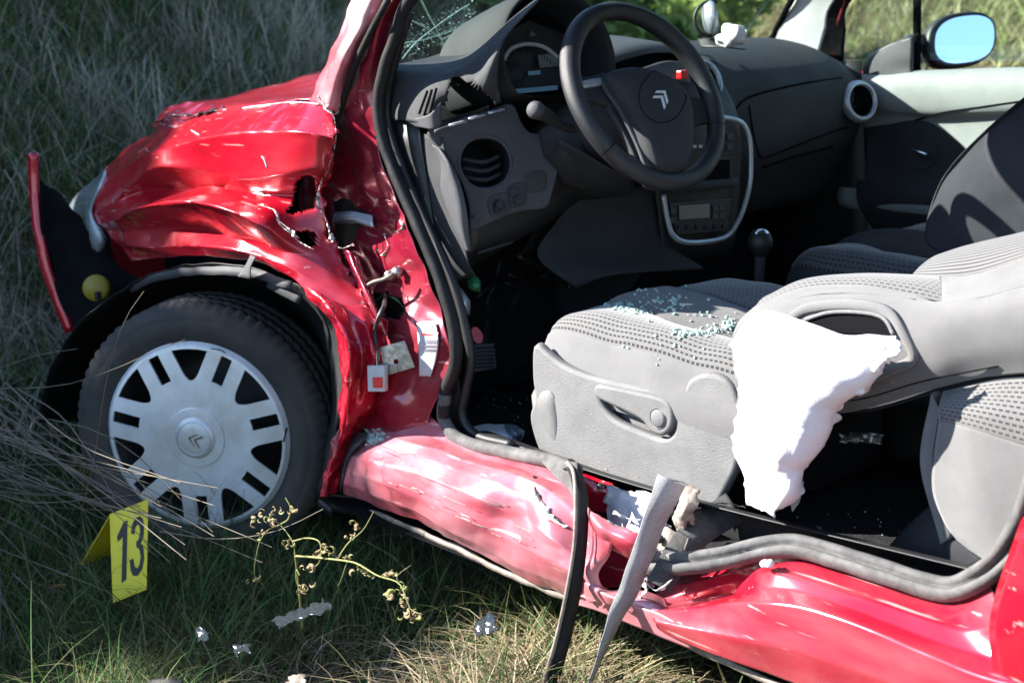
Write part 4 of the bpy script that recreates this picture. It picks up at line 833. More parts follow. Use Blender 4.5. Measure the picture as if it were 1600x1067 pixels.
# switches
lf2=(lf[0]+lf[3]*.007,)+lf[1:]
for i,(x,y,w_,h_) in enumerate(((780,320,15,15),(808,305,13,16),(838,284,14,14))):
    pl=[(x-w_,y-h_*.7),(x+w_*.8,y-h_*1.1),(x+w_,y+h_*.7),(x-w_*.8,y+h_*1.1)]
    sw=plate('switch_recess',[pl],lf2,.003,M['black'],fascia,.001)
lf3=(lf[0]+lf[3]*.012,)+lf[1:]
def P3(x,y,fr): 
    a,b=onplane(x,y,fr); return fr[0]+fr[1]*a+fr[2]*b
lathe('rotary_knob',[(0,.010),(.008,.010),(.010,.006),(.011,-.004)],P3(780,320,lf3),lf[3],M['dash'],car,20)
lathe('rotary_knob',[(0,.006),(.005,.006),(.006,.0),(.006,-.004)],P3(776,328,lf3),lf[3],M['dash'],car,14)
for (x,y) in ((804,300),(812,313)): plate('switch_button',[[(x-7,y-4),(x+6,y-7),(x+7,y+3),(x-6,y+6)]],lf3,.004,M['dash'],car,.001)
surf('under_dash_panel',[[V3(.70,.2,.80),V3(.70,.35,.81),V3(.68,.56,.86)],[V3(.69,.2,.73),V3(.69,.35,.75),V3(.66,.56,.80)],[V3(.60,.2,.66),V3(.60,.35,.70),V3(.56,.56,.74)]],M['black'],car,20,14,crumple=.005)
for k,(a,b) in enumerate((((742,362),(850,332)),((745,378),(820,355)),((745,395),(800,378)))): sweep('fascia_bracket',[U(*a,'x',.69),U(*b,'x',.69)],rectp(.008,.006),M['dash' if k!=1 else 'matt'],car,6)
surf('knee_panel',[[(745,350,'x',.69),(800,340,'x',.68),(860,320,'x',.67)],[(745,375,'x',.66),(800,365,'x',.65),(850,345,'x',.64)]],M['dash'],car,10,8)
# footwell clutter
tube('loose_cable',[U(810,400,'x',.62),U(850,420,'x',.60),U(885,430,'x',.6),U(890,450,'x',.62)],.005,M['black'],car,n=16)
for i in range(9):
    x=random.uniform(760,880);y=random.uniform(395,460); tube('wiring',[U(x,y,'x',.55),U(x+random.uniform(-30,30),y+random.uniform(10,30),'x',.55),U(x+random.uniform(-40,40),y+random.uniform(20,60),'x',.52)],.003,M['black'],car,n=8,k=5)
surf('console_side',[[V3(.68,.66,.82),V3(.72,.68,.66)],[V3(.45,.66,.70),V3(.6,.68,.5)],[V3(.45,.66,.36),V3(.75,.68,.36)]],M['dash'],car,12,14)
surf('console_knee_side',[[(870,345,'x',.66),(920,300,'x',.66),(1030,290,'x',.70)],[(840,400,'x',.66),(930,380,'x',.67),(1035,370,'x',.72)],[(900,450,'x',.70),(960,430,'x',.72),(1100,420,'x',.76)]],M['dash'],car,20,20)
# pedals and clutter on the floor
pd=plane_frame(U(753,560,'x',.62),(.85,-.4,.35))
ped=plate('pedal',[[(736,540),(770,538),(774,575),(738,580)]],pd,.012,M['black'],car,.003,sm=False)
for k in range(6): sweep('pedal_rib',[P3(738,545+k*6,pd)+pd[3]*.007,P3(770,543+k*6,pd)+pd[3]*.007],rectp(.003,.003),M['dash'],ped,3)
sweep('pedal_arm',[U(755,545,'x',.6),U(765,480,'x',.5),U(775,430,'x',.42)],rectp(.012,.012),M['black'],car,10)
plate('red_tab',[[(737,515),(745,512),(754,524),(751,536),(741,533)]],plane_frame(U(745,525,'x',.60),(.8,-.5,.3)),.006,M['red_plastic'],car,.001)
surf('green_connector',[[(728,432,'y',.24),(742,430,'y',.24),(752,440,'y',.25)],[(730,444,'y',.23),(742,446,'y',.22),(752,448,'y',.24)],[(734,452,'y',.24),(742,456,'y',.24),(750,455,'y',.25)]],M['green_plastic'],car,8,8,crumple=.006,cs=40)
surf('pale_foil_sheet',[[(703,440,'y',.24),(722,452,'y',.24),(734,470,'y',.25)],[(708,470,'y',.24),(724,474,'y',.23),(736,492,'y',.25)],[(716,488,'y',.24),(724,492,'y',.24),(733,494,'y',.25)]],M['silver'],car,10,10,crumple=.008,cs=20)
# ---- binnacle
bc=U(872,92,'x',.70); bn=V3(.97,-.10,.22).normalized()
be1=-bn.cross(V3(0,0,1)).normalized(); be1=be1 if be1.dot(rt)>0 else -be1; be2=bn.cross(be1); be2=be2 if be2.z>0 else -be2
def ring(c,rx,ry,sq,n=40,y0=-1e9):
    out=[]
    for i in range(n):
        t=math.pi*2*i/n; x=rx*math.cos(t); z=ry*math.sin(t)
        if z<-.06: z=-.06-(abs(z)-.06)*.15
        out.append(c+be1*x+be2*z)
    return out
rows=[ring(bc-bn*.20,.15,.13,0),ring(bc-bn*.10,.148,.14,0),ring(bc-bn*.0,.142,.142,0),ring(bc+bn*.012,.135,.135,0),ring(bc+bn*.004,.126,.127,0),ring(bc-bn*.08,.118,.115,0)]
vs=[p for r in rows for p in r]; n_=40
fs=[(j*n_+i,j*n_+(i+1)%n_,(j+1)*n_+(i+1)%n_,(j+1)*n_+i) for j in range(len(rows)-1) for i in range(n_)]
mesh('instrument_hood',vs,fs,M['dash'],car,sub=1)
clus=mesh('instrument_panel',ring(bc-bn*.079,.118,.115,0),[tuple(range(40))],M['matt'],car,False)
def B(x,z,d=.07): return bc-bn*d+be1*x+be2*z
mesh('cluster_face',[B(-.10,-.045),B(.10,-.045),B(.08,.06),B(.0,.09),B(-.08,.06)],[(0,1,2,3,4)],M['black'],clus,False)
tube('speed_scale',[B(-.085,.012,.064),B(-.06,.036,.064),B(-.02,.043,.064),B(.02,.035,.064),B(.05,.012,.064)],.0045,M['white_print'],clus,n=24,k=6)
for i in range(22):
    f=i/21; p=B(-.083+f*.13,.004+.036*math.sin(math.pi*min(1,f*1.05+.06)),.062); tube('scale_tick',[p,p+be2*-.010],.0009,M['matt'],clus,n=2,k=4)
lathe('gauge',[(0,.004),(.022,.004),(.026,.0),(.027,.0035),(.029,.0)],B(-.068,-.012,.064),bn,M['black'],clus,32)
mesh('display_edge',[B(-.088,-.052,.055),B(.03,-.052,.055),B(.03,-.043,.055),B(-.088,-.043,.055)],[(0,1,2,3)],M['cyan'],clus,False)
mesh('display_window',[B(-.03,-.018,.062),B(.0,-.018,.062),B(.0,-.010,.062),B(-.03,-.010,.062)],[(0,1,2,3)],M['cyan'],clus,False)
mesh('grey_display',[B(.0,-.005,.062),B(.05,-.005,.062),B(.045,.02,.062),B(-.0,.02,.062)],[(0,1,2,3)],M['lcd'],clus,False)
mesh('small_lamp',[B(-.012,.058,.062),B(.006,.058,.062),B(-.003,.068,.062)],[(0,1,2)],M['lcd'],clus,False)
# centre display hood behind the wheel
surf('display_hood',[[V3(.50,.62,1.08),V3(.48,.80,1.10),V3(.50,.98,1.07)],[V3(.60,.60,1.06),V3(.60,.80,1.085),V3(.60,.99,1.05)],[V3(.625,.60,1.04),V3(.63,.80,1.065),V3(.625,1.0,1.03)]],M['dash_light'],car,30,14)
surf('display_recess',[[V3(.60,.62,1.055),V3(.60,.98,1.045)],[V3(.61,.62,1.0),V3(.61,.98,.99)]],M['matt'],car,6,6)
surf('centre_stack',[[V3(.66,.66,1.0),V3(.68,.80,1.01),V3(.66,.96,1.0)],[V3(.71,.67,.93),V3(.73,.80,.94),V3(.715,.95,.92)],[V3(.72,.68,.82),V3(.735,.80,.83),V3(.72,.95,.80)],[V3(.72,.70,.68),V3(.73,.80,.67),V3(.72,.93,.66)],[V3(.70,.71,.64),V3(.71,.80,.63),V3(.70,.92,.62)]],M['black'],car,24,40,solid=.01)
lathe('centre_vent_ring',[(.040,.0),(.043,.008),(.048,.009),(.052,.0)],U(1098,128,'x',.67),(.93,-.1,.3),M['silver'],car,48)
lathe('centre_vent',[(0,-.02),(.03,-.012),(.041,.0)],U(1098,128,'x',.67),(.93,-.1,.3),M['matt'],car,32)
surf('vent_pod',[[(1040,105,'x',.66),(1080,88,'x',.64),(1112,92,'x',.64)],[(1046,120,'x',.70),(1080,110,'x',.70),(1106,112,'x',.69)]],M['dash_light'],car,14,10)
csf=plane_frame(U(1100,290,'x',.735),(1,-.02,.08))
frm=[(1086,186),(1120,184),(1148,190),(1160,204),(1166,230),(1166,280),(1158,318),(1146,348),(1128,370),(1095,378),(1062,378),(1044,366),(1036,340),(1030,305)]
sweep('console_frame',[P3(x,y,csf)+csf[3]*.012 for x,y in frm],[(-.0055,-.003),(.0055,-.003),(.0055,.002),(0,.004),(-.0055,.002)],M['silver'],car,90,upv=tuple(csf[3]))
rad_=plate('radio',[[(1078,196),(1148,198),(1154,240),(1078,246)]],(csf[0]+csf[3]*.006,)+csf[1:],.008,M['dash'],car,.002,sm=False)
cf=(csf[0]+csf[3]*.012,)+csf[1:]
for r_ in range(2):
    for c_ in range(5):
        x=1084+c_*14; y=214+r_*16
        plate('radio_button',[[(x-4,y-4),(x+5,y-4),(x+5,y+4),(x-4,y+4)]],cf,.003,M['dash_light' if r_ else 'black'],rad_,.0008,sm=False)
for k in range(3): plate('button_mark',[[(1083+k*9,227),(1088+k*9,227),(1088+k*9,231),(1083+k*9,231)]],(csf[0]+csf[3]*.015,)+csf[1:],.001,M['white_print'],rad_,.0002,sm=False)
plate('silver_bar',[[(1078,186),(1104,186),(1104,196),(1078,197)]],cf,.004,M['silver'],car,.001,sm=False)
plate('storage_slot',[[(1070,252),(1140,250),(1140,282),(1075,286)]],(csf[0]+csf[3]*.006,)+csf[1:],.002,M['matt'],car,.0005,sm=False)
sweep('storage_lip',[P3(1045,294,cf),P3(1100,290,cf),P3(1150,286,cf)],rectp(.02,.012),M['dash'],car,10,upv=tuple(csf[3]))
cl=plate('climate_panel',[[(1045,318),(1140,312),(1134,360),(1056,366)]],(csf[0]+csf[3]*.006,)+csf[1:],.008,M['black'],car,.002,sm=False)
plate('climate_display',[[(1061,322),(1108,319),(1108,340),(1062,343)]],cf,.003,M['lcd'],cl,.0005,sm=False)
for k in range(6): x=1060+k*14; plate('climate_button',[[(x,351),(x+9,350),(x+9,357),(x,358)]],cf,.002,M['dash'],cl,.0005,sm=False)
for (x,y) in ((1052,330),(1052,344),(1118,325),(1128,324),(1118,338),(1128,337)): plate('climate_button',[[(x-4,y-4),(x+4,y-4),(x+4,y+4),(x-4,y+4)]],cf,.003,M['dash_light'],cl,.0005,sm=False)
lathe('right_vent_ring',[(.036,-.004),(.038,.008),(.044,.010),(.049,.003),(.050,-.008)],V3(.675,1.45,.913),(.95,-.22,.2),M['silver'],car,48)
lathe('right_vent',[(0,-.03),(.03,-.02),(.037,.002)],V3(.675,1.45,.913),(.95,-.22,.2),M['matt'],car,32)
for k in (-1,0,1): sweep('vent_vane',[V3(.655,1.425,.915+k*.016),V3(.650,1.485,.915+k*.016)],rectp(.012,.002),M['black'],car,3)
# hazard switch
surf('hazard_pod',[[(1000,108,'x',.70),(1040,96,'x',.69),(1075,100,'x',.69)],[(1000,135,'x',.73),(1040,125,'x',.73),(1078,130,'x',.72)]],M['dash_light'],car,14,10)
box('hazard_switch',U(1066,117,'x',.745)-V3(.008,.011,.009),U(1066,117,'x',.745)+V3(.008,.011,.009),M['red_plastic'],car,.003)
# ---- gear lever
kp=V3(.887,.817,.686)
gear=pempty('gear_lever',kp,car)
lathe('gear_knob',[(0,.024),(.012,.0225),(.02,.016),(.0255,.002),(.025,-.010),(.018,-.022),(.010,-.032)],kp,(0,0,1),M['black'],gear,28)
lathe('knob_cap',[(0,.0262),(.009,.0252),(.015,.0215),(.0185,.0175)],kp,(0,0,1),M['chrome'],gear,28)
tube('gear_stick',[kp-V3(0,0,.02),kp-V3(.01,0,.15)],.011,M['dash'],gear,n=8)
lathe('gear_gaiter',[(.014,.11),(.03,.06),(.05,.01),(.06,-.02)],kp-V3(.01,0,.2),(0,0,1),M['black'],gear,16)
# ---- steering wheel
sc=V3(.92,.449,1.010); sn=V3(.88,0,.47).normalized()
sw=pempty('steering_wheel',sc,car)
se1=V3(0,1,0); se2=sn.cross(se1)*-1
if se2.z<0: se2=-se2
def SW(x,y,h=0): return sc+se1*x+se2*y+sn*h
def torus(name,R_,r,m,parent,t0=0,t1=2*math.pi,n=96,k=14,sx=1.0,sy=1.0):
    P=[SW(R_*math.cos(t0+(t1-t0)*i/(n-1)),R_*math.sin(t0+(t1-t0)*i/(n-1))) for i in range(n)]
    full=abs(t1-t0-2*math.pi)<.01; vs=[];fs=[]
    if full: P=P[:-1]
    N=len(P)
    for i,p in enumerate(P):
        t=t0+(t1-t0)*i/(n-1); rd=se1*math.cos(t)+se2*math.sin(t)
        fl=1+.10*math.exp(-((math.cos(t*1-2.6)-1)**2)*30)+.10*math.exp(-((math.cos(t-.5)-1)**2)*30)
        for j in range(k):
            a=2*math.pi*j/k; vs.append(p+rd*math.cos(a)*r*fl*sx+sn*math.sin(a)*r*fl*sy)
    for i in range(N if full else N-1):
        for j in range(k): fs.append((i*k+j,i*k+(j+1)%k,((i+1)%N)*k+(j+1)%k,((i+1)%N)*k+j))
    return mesh(name,vs,fs,m,parent)
M['leather']=mat('wheel_leather',(.020,.020,.022),.42,noise_amt=.2,noise_scale=30,bump=.35,bump_scale=700)
rim=torus('wheel_rim',.1725,.0172,M['leather'],sw)
for a in (math.radians(212),math.radians(-28),math.radians(33),math.radians(147)):
    c=SW(.1725*math.cos(a),.1725*math.sin(a)); tg=(-se1*math.sin(a)+se2*math.cos(a))
    rd=se1*math.cos(a)+se2*math.sin(a); k=20; vs=[]
    for s_ in (-.0008,.0008):
        for j in range(k): b=2*math.pi*j/k; vs.append(c+tg*s_+rd*math.cos(b)*.0186+sn*math.sin(b)*.0186)
    mesh('rim_seam',vs,[(j,(j+1)%k,k+(j+1)%k,k+j) for j in range(k)],M['matt'],rim)
M['badge']=mat('badge_silver',(.75,.77,.8),.3,.2)
# pad as a domed cushion bounded by a traced outline on the wheel plane
spf=(sc+sn*.01,se1,se2,sn)
padpx=[(944,118),(962,110),(990,107),(1020,113),(1048,126),(1068,145),(1078,172),(1080,205),(1078,240),(1070,262),(1052,272),(1030,268),(1014,250),(1002,228),(990,200),(970,165),(952,138)]
lo=smooth_loop([onplane(x,y,spf) for x,y in padpx],4)
cx=sum(p[0] for p in lo)/len(lo); cy=sum(p[1] for p in lo)/len(lo)
vs=[];K=[(1.0,-.03),(1.0,-.002),(.985,.006),(.95,.012),(.88,.017),(.75,.021),(.5,.024),(.25,.025),(.02,.025)]
for f,h in K:
    for x,y in lo: vs.append(SW(cx+(x-cx)*f,cy+(y-cy)*f,.01+h))
n_=len(lo); fs=[(j*n_+i,j*n_+(i+1)%n_,(j+1)*n_+(i+1)%n_,(j+1)*n_+i) for j in range(len(K)-1) for i in range(n_)]
pad=mesh('airbag_pad',vs,fs,M['dash'],sw)
pt=bvh(pad)
ec=drape(pt,1034,150,.0005); 
groove('pad_ring',pt,[(1034+36*math.cos(t),152+40*math.sin(t)) for t in [math.radians(-150+i*24) for i in range(16)]],.0009,M['matt'],pad,n=50)
ea=math.radians(-52); 
chevrons('emblem',ec+sn*.001,se1*math.cos(ea)+se2*math.sin(ea),se2*math.cos(ea)-se1*math.sin(ea),sn,.027,M['badge'],pad,th=.003)
# spokes
def spoke(name,px,m,h0=-.012,th=.016):
    fr=(sc+sn*(h0),se1,se2,sn); return plate(name,[px],fr,th,m,sw,.004)
spoke('left_spoke',[(892,128),(920,126),(946,120),(962,150),(972,168),(940,162),(905,152),(890,150)],M['dash'])
spoke('silver_spoke_edge',[(912,130),(944,125),(946,129),(914,135)],M['silver'],-.002,.004)
spoke('lower_spoke',[(962,150),(985,180),(1000,215),(1012,245),(1030,262),(1050,268),(1052,290),(1015,292),(1000,272),(985,235),(968,200),(948,165)],M['dash'],-.014,.014)
spoke('spoke_painted_highlight',[(944,124),(952,126),(975,155),(996,190),(1012,232),(1020,258),(1010,262),(996,228),(978,190),(958,158),(944,138)],M['dash_light'],.002,.008)  # lighter strip paints the sunlit diagonal of the spoke
spoke('right_spoke',[(1068,160),(1090,158),(1116,170),(1118,188),(1095,192),(1072,196)],M['dash'])
lathe('column_shroud',[(0,.0),(.045,.0),(.06,-.03),(.07,-.1),(.075,-.2),(.075,-.26)],sc-sn*.03,sn,M['dash'],car,28)
surf('column_lower_shroud',[[(868,215,'x',.80),(905,235,'x',.84),(950,262,'x',.86),(985,280,'x',.86)],[(862,250,'x',.76),(900,275,'x',.78),(940,295,'x',.8),(985,300,'x',.8)],[(860,290,'x',.68),(900,310,'x',.68),(940,310,'x',.7),(980,305,'x',.72)]],M['dash'],car,20,20)
surf('column_side',[[(842,205,'x',.74),(868,190,'x',.78),(900,175,'x',.80)],[(852,250,'x',.74),(880,240,'x',.80),(915,250,'x',.82)],[(866,290,'x',.70),(890,290,'x',.76),(920,300,'x',.76)]],M['dash'],car,14,14)
st=tube('indicator_stalk',[U(900,205,'x',.80),U(875,195,'x',.81),U(856,182,'x',.82),U(838,173,'x',.83)],.011,M['dash'],car,n=24,k=12,scale=lambda f:.7+.75*max(0,f-.35)*1.6)
lathe('stalk_tip',[(0,.007),(.010,.006),(.0155,.0),(.017,-.008),(.012,-.02)],U(834,171,'x',.832),tuple(U(834,171,'x',.832)-U(856,182,'x',.82)),M['dash_light'],car,20)
if 0: lathe('wiper_stalk',[(0,.004),(.008,.003),(.009,-.004),(.009,-.1)],U(980,92,'x',.78),(.2,.9,.3),M['silver'],car,12)
# ---- windscreen, far pillar
ws=surf('windscreen',[[V3(.33,.175,1.0),V3(.10,.5,1.03),V3(.0,.83,1.04),V3(.06,1.2,1.03),V3(.22,1.5,1.0)],[V3(.47,.18,1.21),V3(.35,.5,1.25),V3(.32,.83,1.26),V3(.36,1.2,1.25),V3(.46,1.46,1.22)],[V3(.60,.2,1.425),V3(.62,.5,1.445),V3(.63,.83,1.46),V3(.67,1.2,1.445),V3(.72,1.44,1.425)]],M['windscreen'],car,30,24,solid=.004)
wt=bvh(ws)
ck=[[(660,2),(675,34),(690,62),(694,82)],[(628,92),(650,66),(690,34),(735,6)],[(632,70),(668,62),(730,40)],[(640,30),(668,44),(690,62)],[(690,62),(712,52),(748,44)]]
M['crack']=mat('glass_crack',(.45,.68,.62),.3)
for c in ck:
    P=[drape(wt,x+random.uniform(-2,2),y+random.uniform(-2,2),.001) for x,y in c]; P=[p for p in P if p is not None]
    if len(P)>1: tube('glass_crack',P,.0006,M['crack'],ws,n=18,k=4)
V=[];Fc=[]
for i in range(420):
    x=random.uniform(632,745); y=random.gauss(70-(x-640)*.45,18); p=drape(wt,x,y,.001)
    if p is None: continue
    s_=random.uniform(.0008,.0025); b=len(V); V+=[p+V3(random.uniform(-1,1),random.uniform(-1,1),random.uniform(-1,1))*s_ for _ in range(4)]; Fc+=[(b,b+1,b+2),(b,b+2,b+3),(b,b+3,b+1),(b+1,b+3,b+2)]
o=mesh('glass_grit',V,Fc,M['crumb'],ws,False); o['kind']='stuff'
sweep('windscreen_edge_seal',[V3(.20,1.47,1.0),(1192,73,'y',1.47),(1215,42,'y',1.47),(1240,-5,'y',1.46),V3(.70,1.42,1.42)],rectp(.014,.01),M['matt'],car,30,upv=tuple(-fw))
sweep('windscreen_base_seal',[V3(.32,.2,1.0),V3(.10,.5,1.03),V3(.01,.83,1.04),V3(.07,1.2,1.03),V3(.22,1.48,1.0)],rectp(.03,.012),M['black'],car,30)
surf('far_pillar_trim',[[V3(.70,1.40,1.41),V3(.76,1.46,1.40),V3(.82,1.5,1.38)],[(1246,-5,'y',1.47),(1275,-5,'y',1.478),(1308,-5,'y',1.49)],[(1220,40,'y',1.47),(1255,40,'y',1.478),(1290,45,'y',1.49)],[(1196,76,'y',1.47),(1235,80,'y',1.478),(1278,90,'y',1.49)],[(1190,95,'y',1.46),(1230,100,'y',1.48),(1275,105,'y',1.5)]],M['pillar_trim'],car,20,30)
surf('far_pillar_seal',[[V3(.82,1.50,1.39),V3(.86,1.54,1.38)],[(1304,-5,'y',1.54),(1335,-5,'y',1.57)],[(1286,50,'y',1.54),(1322,50,'y',1.57)],[(1272,95,'y',1.54),(1318,98,'y',1.57)]],M['rubber'],car,8,30)
sweep('far_pillar_paint',[(1322,-8,'y',1.56),(1306,50,'y',1.56),(1302,95,'y',1.56)],rectp(.005,.004),M['red_in'],car,20,upv=tuple(-fw))
# things on the dash edge beyond the windscreen: loose interior mirror and crumpled tissue
lathe('loose_mirror',[(0,.0),(.028,.001),(.036,.0),(.038,-.006),(.03,-.02),(.0,-.024)],U(1116,28,'y',1.02),(.55,.8,.1),M['silver'],car,32)
tube('loose_mirror_rim',[U(1112,30,'y',1.02)+V3(.0,.0,0)+(V3(.6,.8,0)*math.cos(t)*.038+V3(-.05,.05,1)*math.sin(t)*.038) for t in [math.radians(70+i*25) for i in range(9)]],.004,M['black'],car,n=30)
surf('mirror_base',[[(1090,62,'y',1.02),(1110,60,'y',1.02),(1150,72,'y',1.05)],[(1095,74,'y',1.0),(1120,74,'y',1.0),(1165,78,'y',1.02)]],M['black'],car,10,8)
ts=surf('crumpled_tissue',[[(1132,38,'y',1.0),(1148,36,'y',1.01),(1162,40,'y',1.01)],[(1122,54,'y',.99),(1145,52,'y',.98),(1167,50,'y',1.0)],[(1116,66,'y',1.0),(1140,70,'y',.985),(1166,62,'y',1.0)],[(1122,74,'y',1.01),(1142,76,'y',1.0),(1160,72,'y',1.01)]],M['white_cloth'],None,24,20,crumple=.012,cs=30,seed=3); tag(ts,'crumpled white tissue lying on the dashboard at the windscreen base','tissue')
# ---- passenger door
M['cloth_pass_shaded']=mat('passenger_back_cloth_shaded',(.05,.05,.058),.96,noise_amt=.2,noise_scale=9,bump=.5,bump_scale=1200,spec=.1)  # darker cloth colour paints the shade over the passenger backrest
dy=1.57
D=[[V3(.56,dy+.05,.96),V3(.8,dy+.05,.975),V3(1.1,dy+.05,.985),V3(1.7,dy+.05,.99)],
 [V3(.56,dy-.0,.965),V3(.8,dy-.005,.975),V3(1.1,dy-.005,.985),V3(1.7,dy-.005,.99)],
 [V3(.56,dy-.03,.94),V3(.8,dy-.035,.95),V3(1.1,dy-.035,.955),V3(1.7,dy-.035,.96)],
 [V3(.56,dy-.03,.90),V3(.8,dy-.03,.885),V3(1.1,dy-.035,.90),V3(1.7,dy-.035,.91)],
 [V3(.56,dy-.01,.86),V3(.8,dy-.005,.86),V3(1.1,dy-.01,.875),V3(1.7,dy-.01,.885)],
 [V3(.56,dy-.02,.74),V3(.8,dy-.015,.74),V3(1.1,dy-.02,.74),V3(1.7,dy-.02,.74)],
 [V3(.56,dy-.05,.66),V3(.8,dy-.05,.66),V3(1.1,dy-.05,.66),V3(1.7,dy-.05,.66)],
 [V3(.6,dy-.02,.60),V3(.8,dy-.02,.60),V3(1.1,dy-.02,.60),V3(1.7,dy-.02,.60)],
 [V3(.6,dy-.01,.36),V3(.8,dy-.01,.36),V3(1.1,dy-.01,.36),V3(1.7,dy-.01,.36)]]
pdoor=surf('passenger_door',D,M['door_trim'],car,50,70,solid=.004)
pt2=bvh(pdoor)
surf('door_skin',[[V3(.5,1.64,.97),V3(1.7,1.65,.98)],[V3(.5,1.68,.6),V3(1.7,1.69,.6)],[V3(.5,1.66,.22),V3(1.7,1.66,.22)]],M['red'],car,14,14)
groove('door_trim_seam',pt2,[(1425,190),(1470,177),(1530,168),(1600,158)],.0022,M['matt'],pdoor)
groove('door_trim_seam',pt2,[(1390,225),(1400,200),(1425,190)],.0022,M['matt'],pdoor)
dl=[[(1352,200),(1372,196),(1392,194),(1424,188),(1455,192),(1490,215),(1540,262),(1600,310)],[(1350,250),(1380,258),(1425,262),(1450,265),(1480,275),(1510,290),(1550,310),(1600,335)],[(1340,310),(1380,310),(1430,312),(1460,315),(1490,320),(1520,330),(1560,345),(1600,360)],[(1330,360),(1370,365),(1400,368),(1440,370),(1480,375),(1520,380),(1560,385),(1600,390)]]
surf('door_shade_panel',[[p for p in (drape(pt2,x,y,.004) for x,y in r) if p is not None] for r in dl],M['dash'],car,60,40,solid=.002)  # dark sheet paints the shadow lying across the lower door
hp=drape(pt2,1443,238,.004)
surf('door_lower_trim',[[V3(.62,dy-.035,.80),V3(.74,dy-.045,.84),V3(.9,dy-.045,.84)],[V3(.62,dy-.05,.72),V3(.75,dy-.055,.72),V3(.9,dy-.055,.72)],[V3(.62,dy-.05,.5),V3(.75,dy-.055,.5),V3(.9,dy-.055,.5)]],M['dash'],car,14,14) if False else None
lathe('handle_recess',[(0,-.004),(.030,-.002),(.040,.006),(.044,.004),(.046,-.006)],hp+V3(0,-.002,0),(.0,-1,.05),M['dash'],car,36)
sweep('door_handle',[hp+V3(-.025,-.012,.006),hp+V3(0,-.016,.002),hp+V3(.022,-.014,-.004)],[(-.005,-.003),(.005,-.003),(.006,.003),(-.006,.003)],M['chrome'],car,14,scale=lambda f:.6+.9*f)
sweep('window_divider',[(1433,-10,'y',1.60),(1433,50,'y',1.60),(1432,110,'y',1.60)],rectp(.017,.012),M['matt'],car,10,upv=tuple(-fw))
surf('mirror_corner_trim',[[(1392,72,'y',1.58),(1410,64,'y',1.58),(1426,60,'y',1.58)],[(1362,88,'y',1.57),(1395,88,'y',1.565),(1426,88,'y',1.57)],[(1352,104,'y',1.57),(1385,108,'y',1.56),(1426,108,'y',1.57)],[(1350,118,'y',1.57),(1385,124,'y',1.56),(1426,126,'y',1.56)]],M['dash_light'],car,16,16,solid=.01)
tube('trim_edge',[(1352,104,'y',1.565),(1362,88,'y',1.565),(1390,72,'y',1.575),(1424,61,'y',1.575)],.0022,M['door_trim'],car,n=20)
gf=plane_frame(V3(1.0,1.605,1.1),(0,-1,.12))
surf('passenger_window',[[V3(.72,1.5,1.36),V3(1.2,1.5,1.40),V3(1.7,1.5,1.40)],[V3(.5,1.605,1.0),V3(1.1,1.61,1.0),V3(1.7,1.61,1.0)]],M['sideglass'],car,10,10,solid=.003)
# door mirror
mc=V3(.735,1.787,1.038); mn=V3(.86,-.46,.20).normalized(); m1=-mn.cross(V3(0,0,1)).normalized()
if m1.dot(rt)<0:m1=-m1
m2=mn.cross(m1); m2=m2 if m2.z>0 else -m2
mir=pempty('door_mirror',mc,car)
def superel(a,b,k,p=2.6,c=V3(0,0,0)): 
    out=[]
    for i in range(k):
        t=2*math.pi*i/k; x=abs(math.cos(t))**(2/p)*math.copysign(1,math.cos(t))*a; y=abs(math.sin(t))**(2/p)*math.copysign(1,math.sin(t))*b
        out.append((x+ .12*y,y+.06*x))
    return out
k=40; vs=[]; prof=[(.86,.86,.0),(1.0,1.0,.002),(1.03,1.04,-.012),(1.02,1.03,-.035),(.9,.9,-.07),(.6,.6,-.095),(.05,.05,-.105)]
for a,b,h in prof:
    for x,y in superel(.093*a,.066*b,k): vs.append(mc+m1*(x+(1-a)*.02)+m2*y+mn*h)
fs=[(j*k+i,j*k+(i+1)%k,(j+1)*k+(i+1)%k,(j+1)*k+i) for j in range(len(prof)-1) for i in range(k)]
mesh('mirror_housing',vs,fs,M['black'],mir,sub=1)
mesh('mirror_glass',[mc+m1*(x+.006)+m2*y+mn*.0005 for x,y in superel(.082,.057,k)],[tuple(range(k))],M['mirror'],mir,False)
sweep('mirror_arm',[mc+m1*-.09+mn*-.03,mc+m1*-.13+mn*-.02,U(1425,100,'y',1.62)],circ(.022,10),M['black'],mir,8)
# ---- seats
def seat_cushion(name,P,mats,parent,nu,nv,splits,crum=.002):
    pass
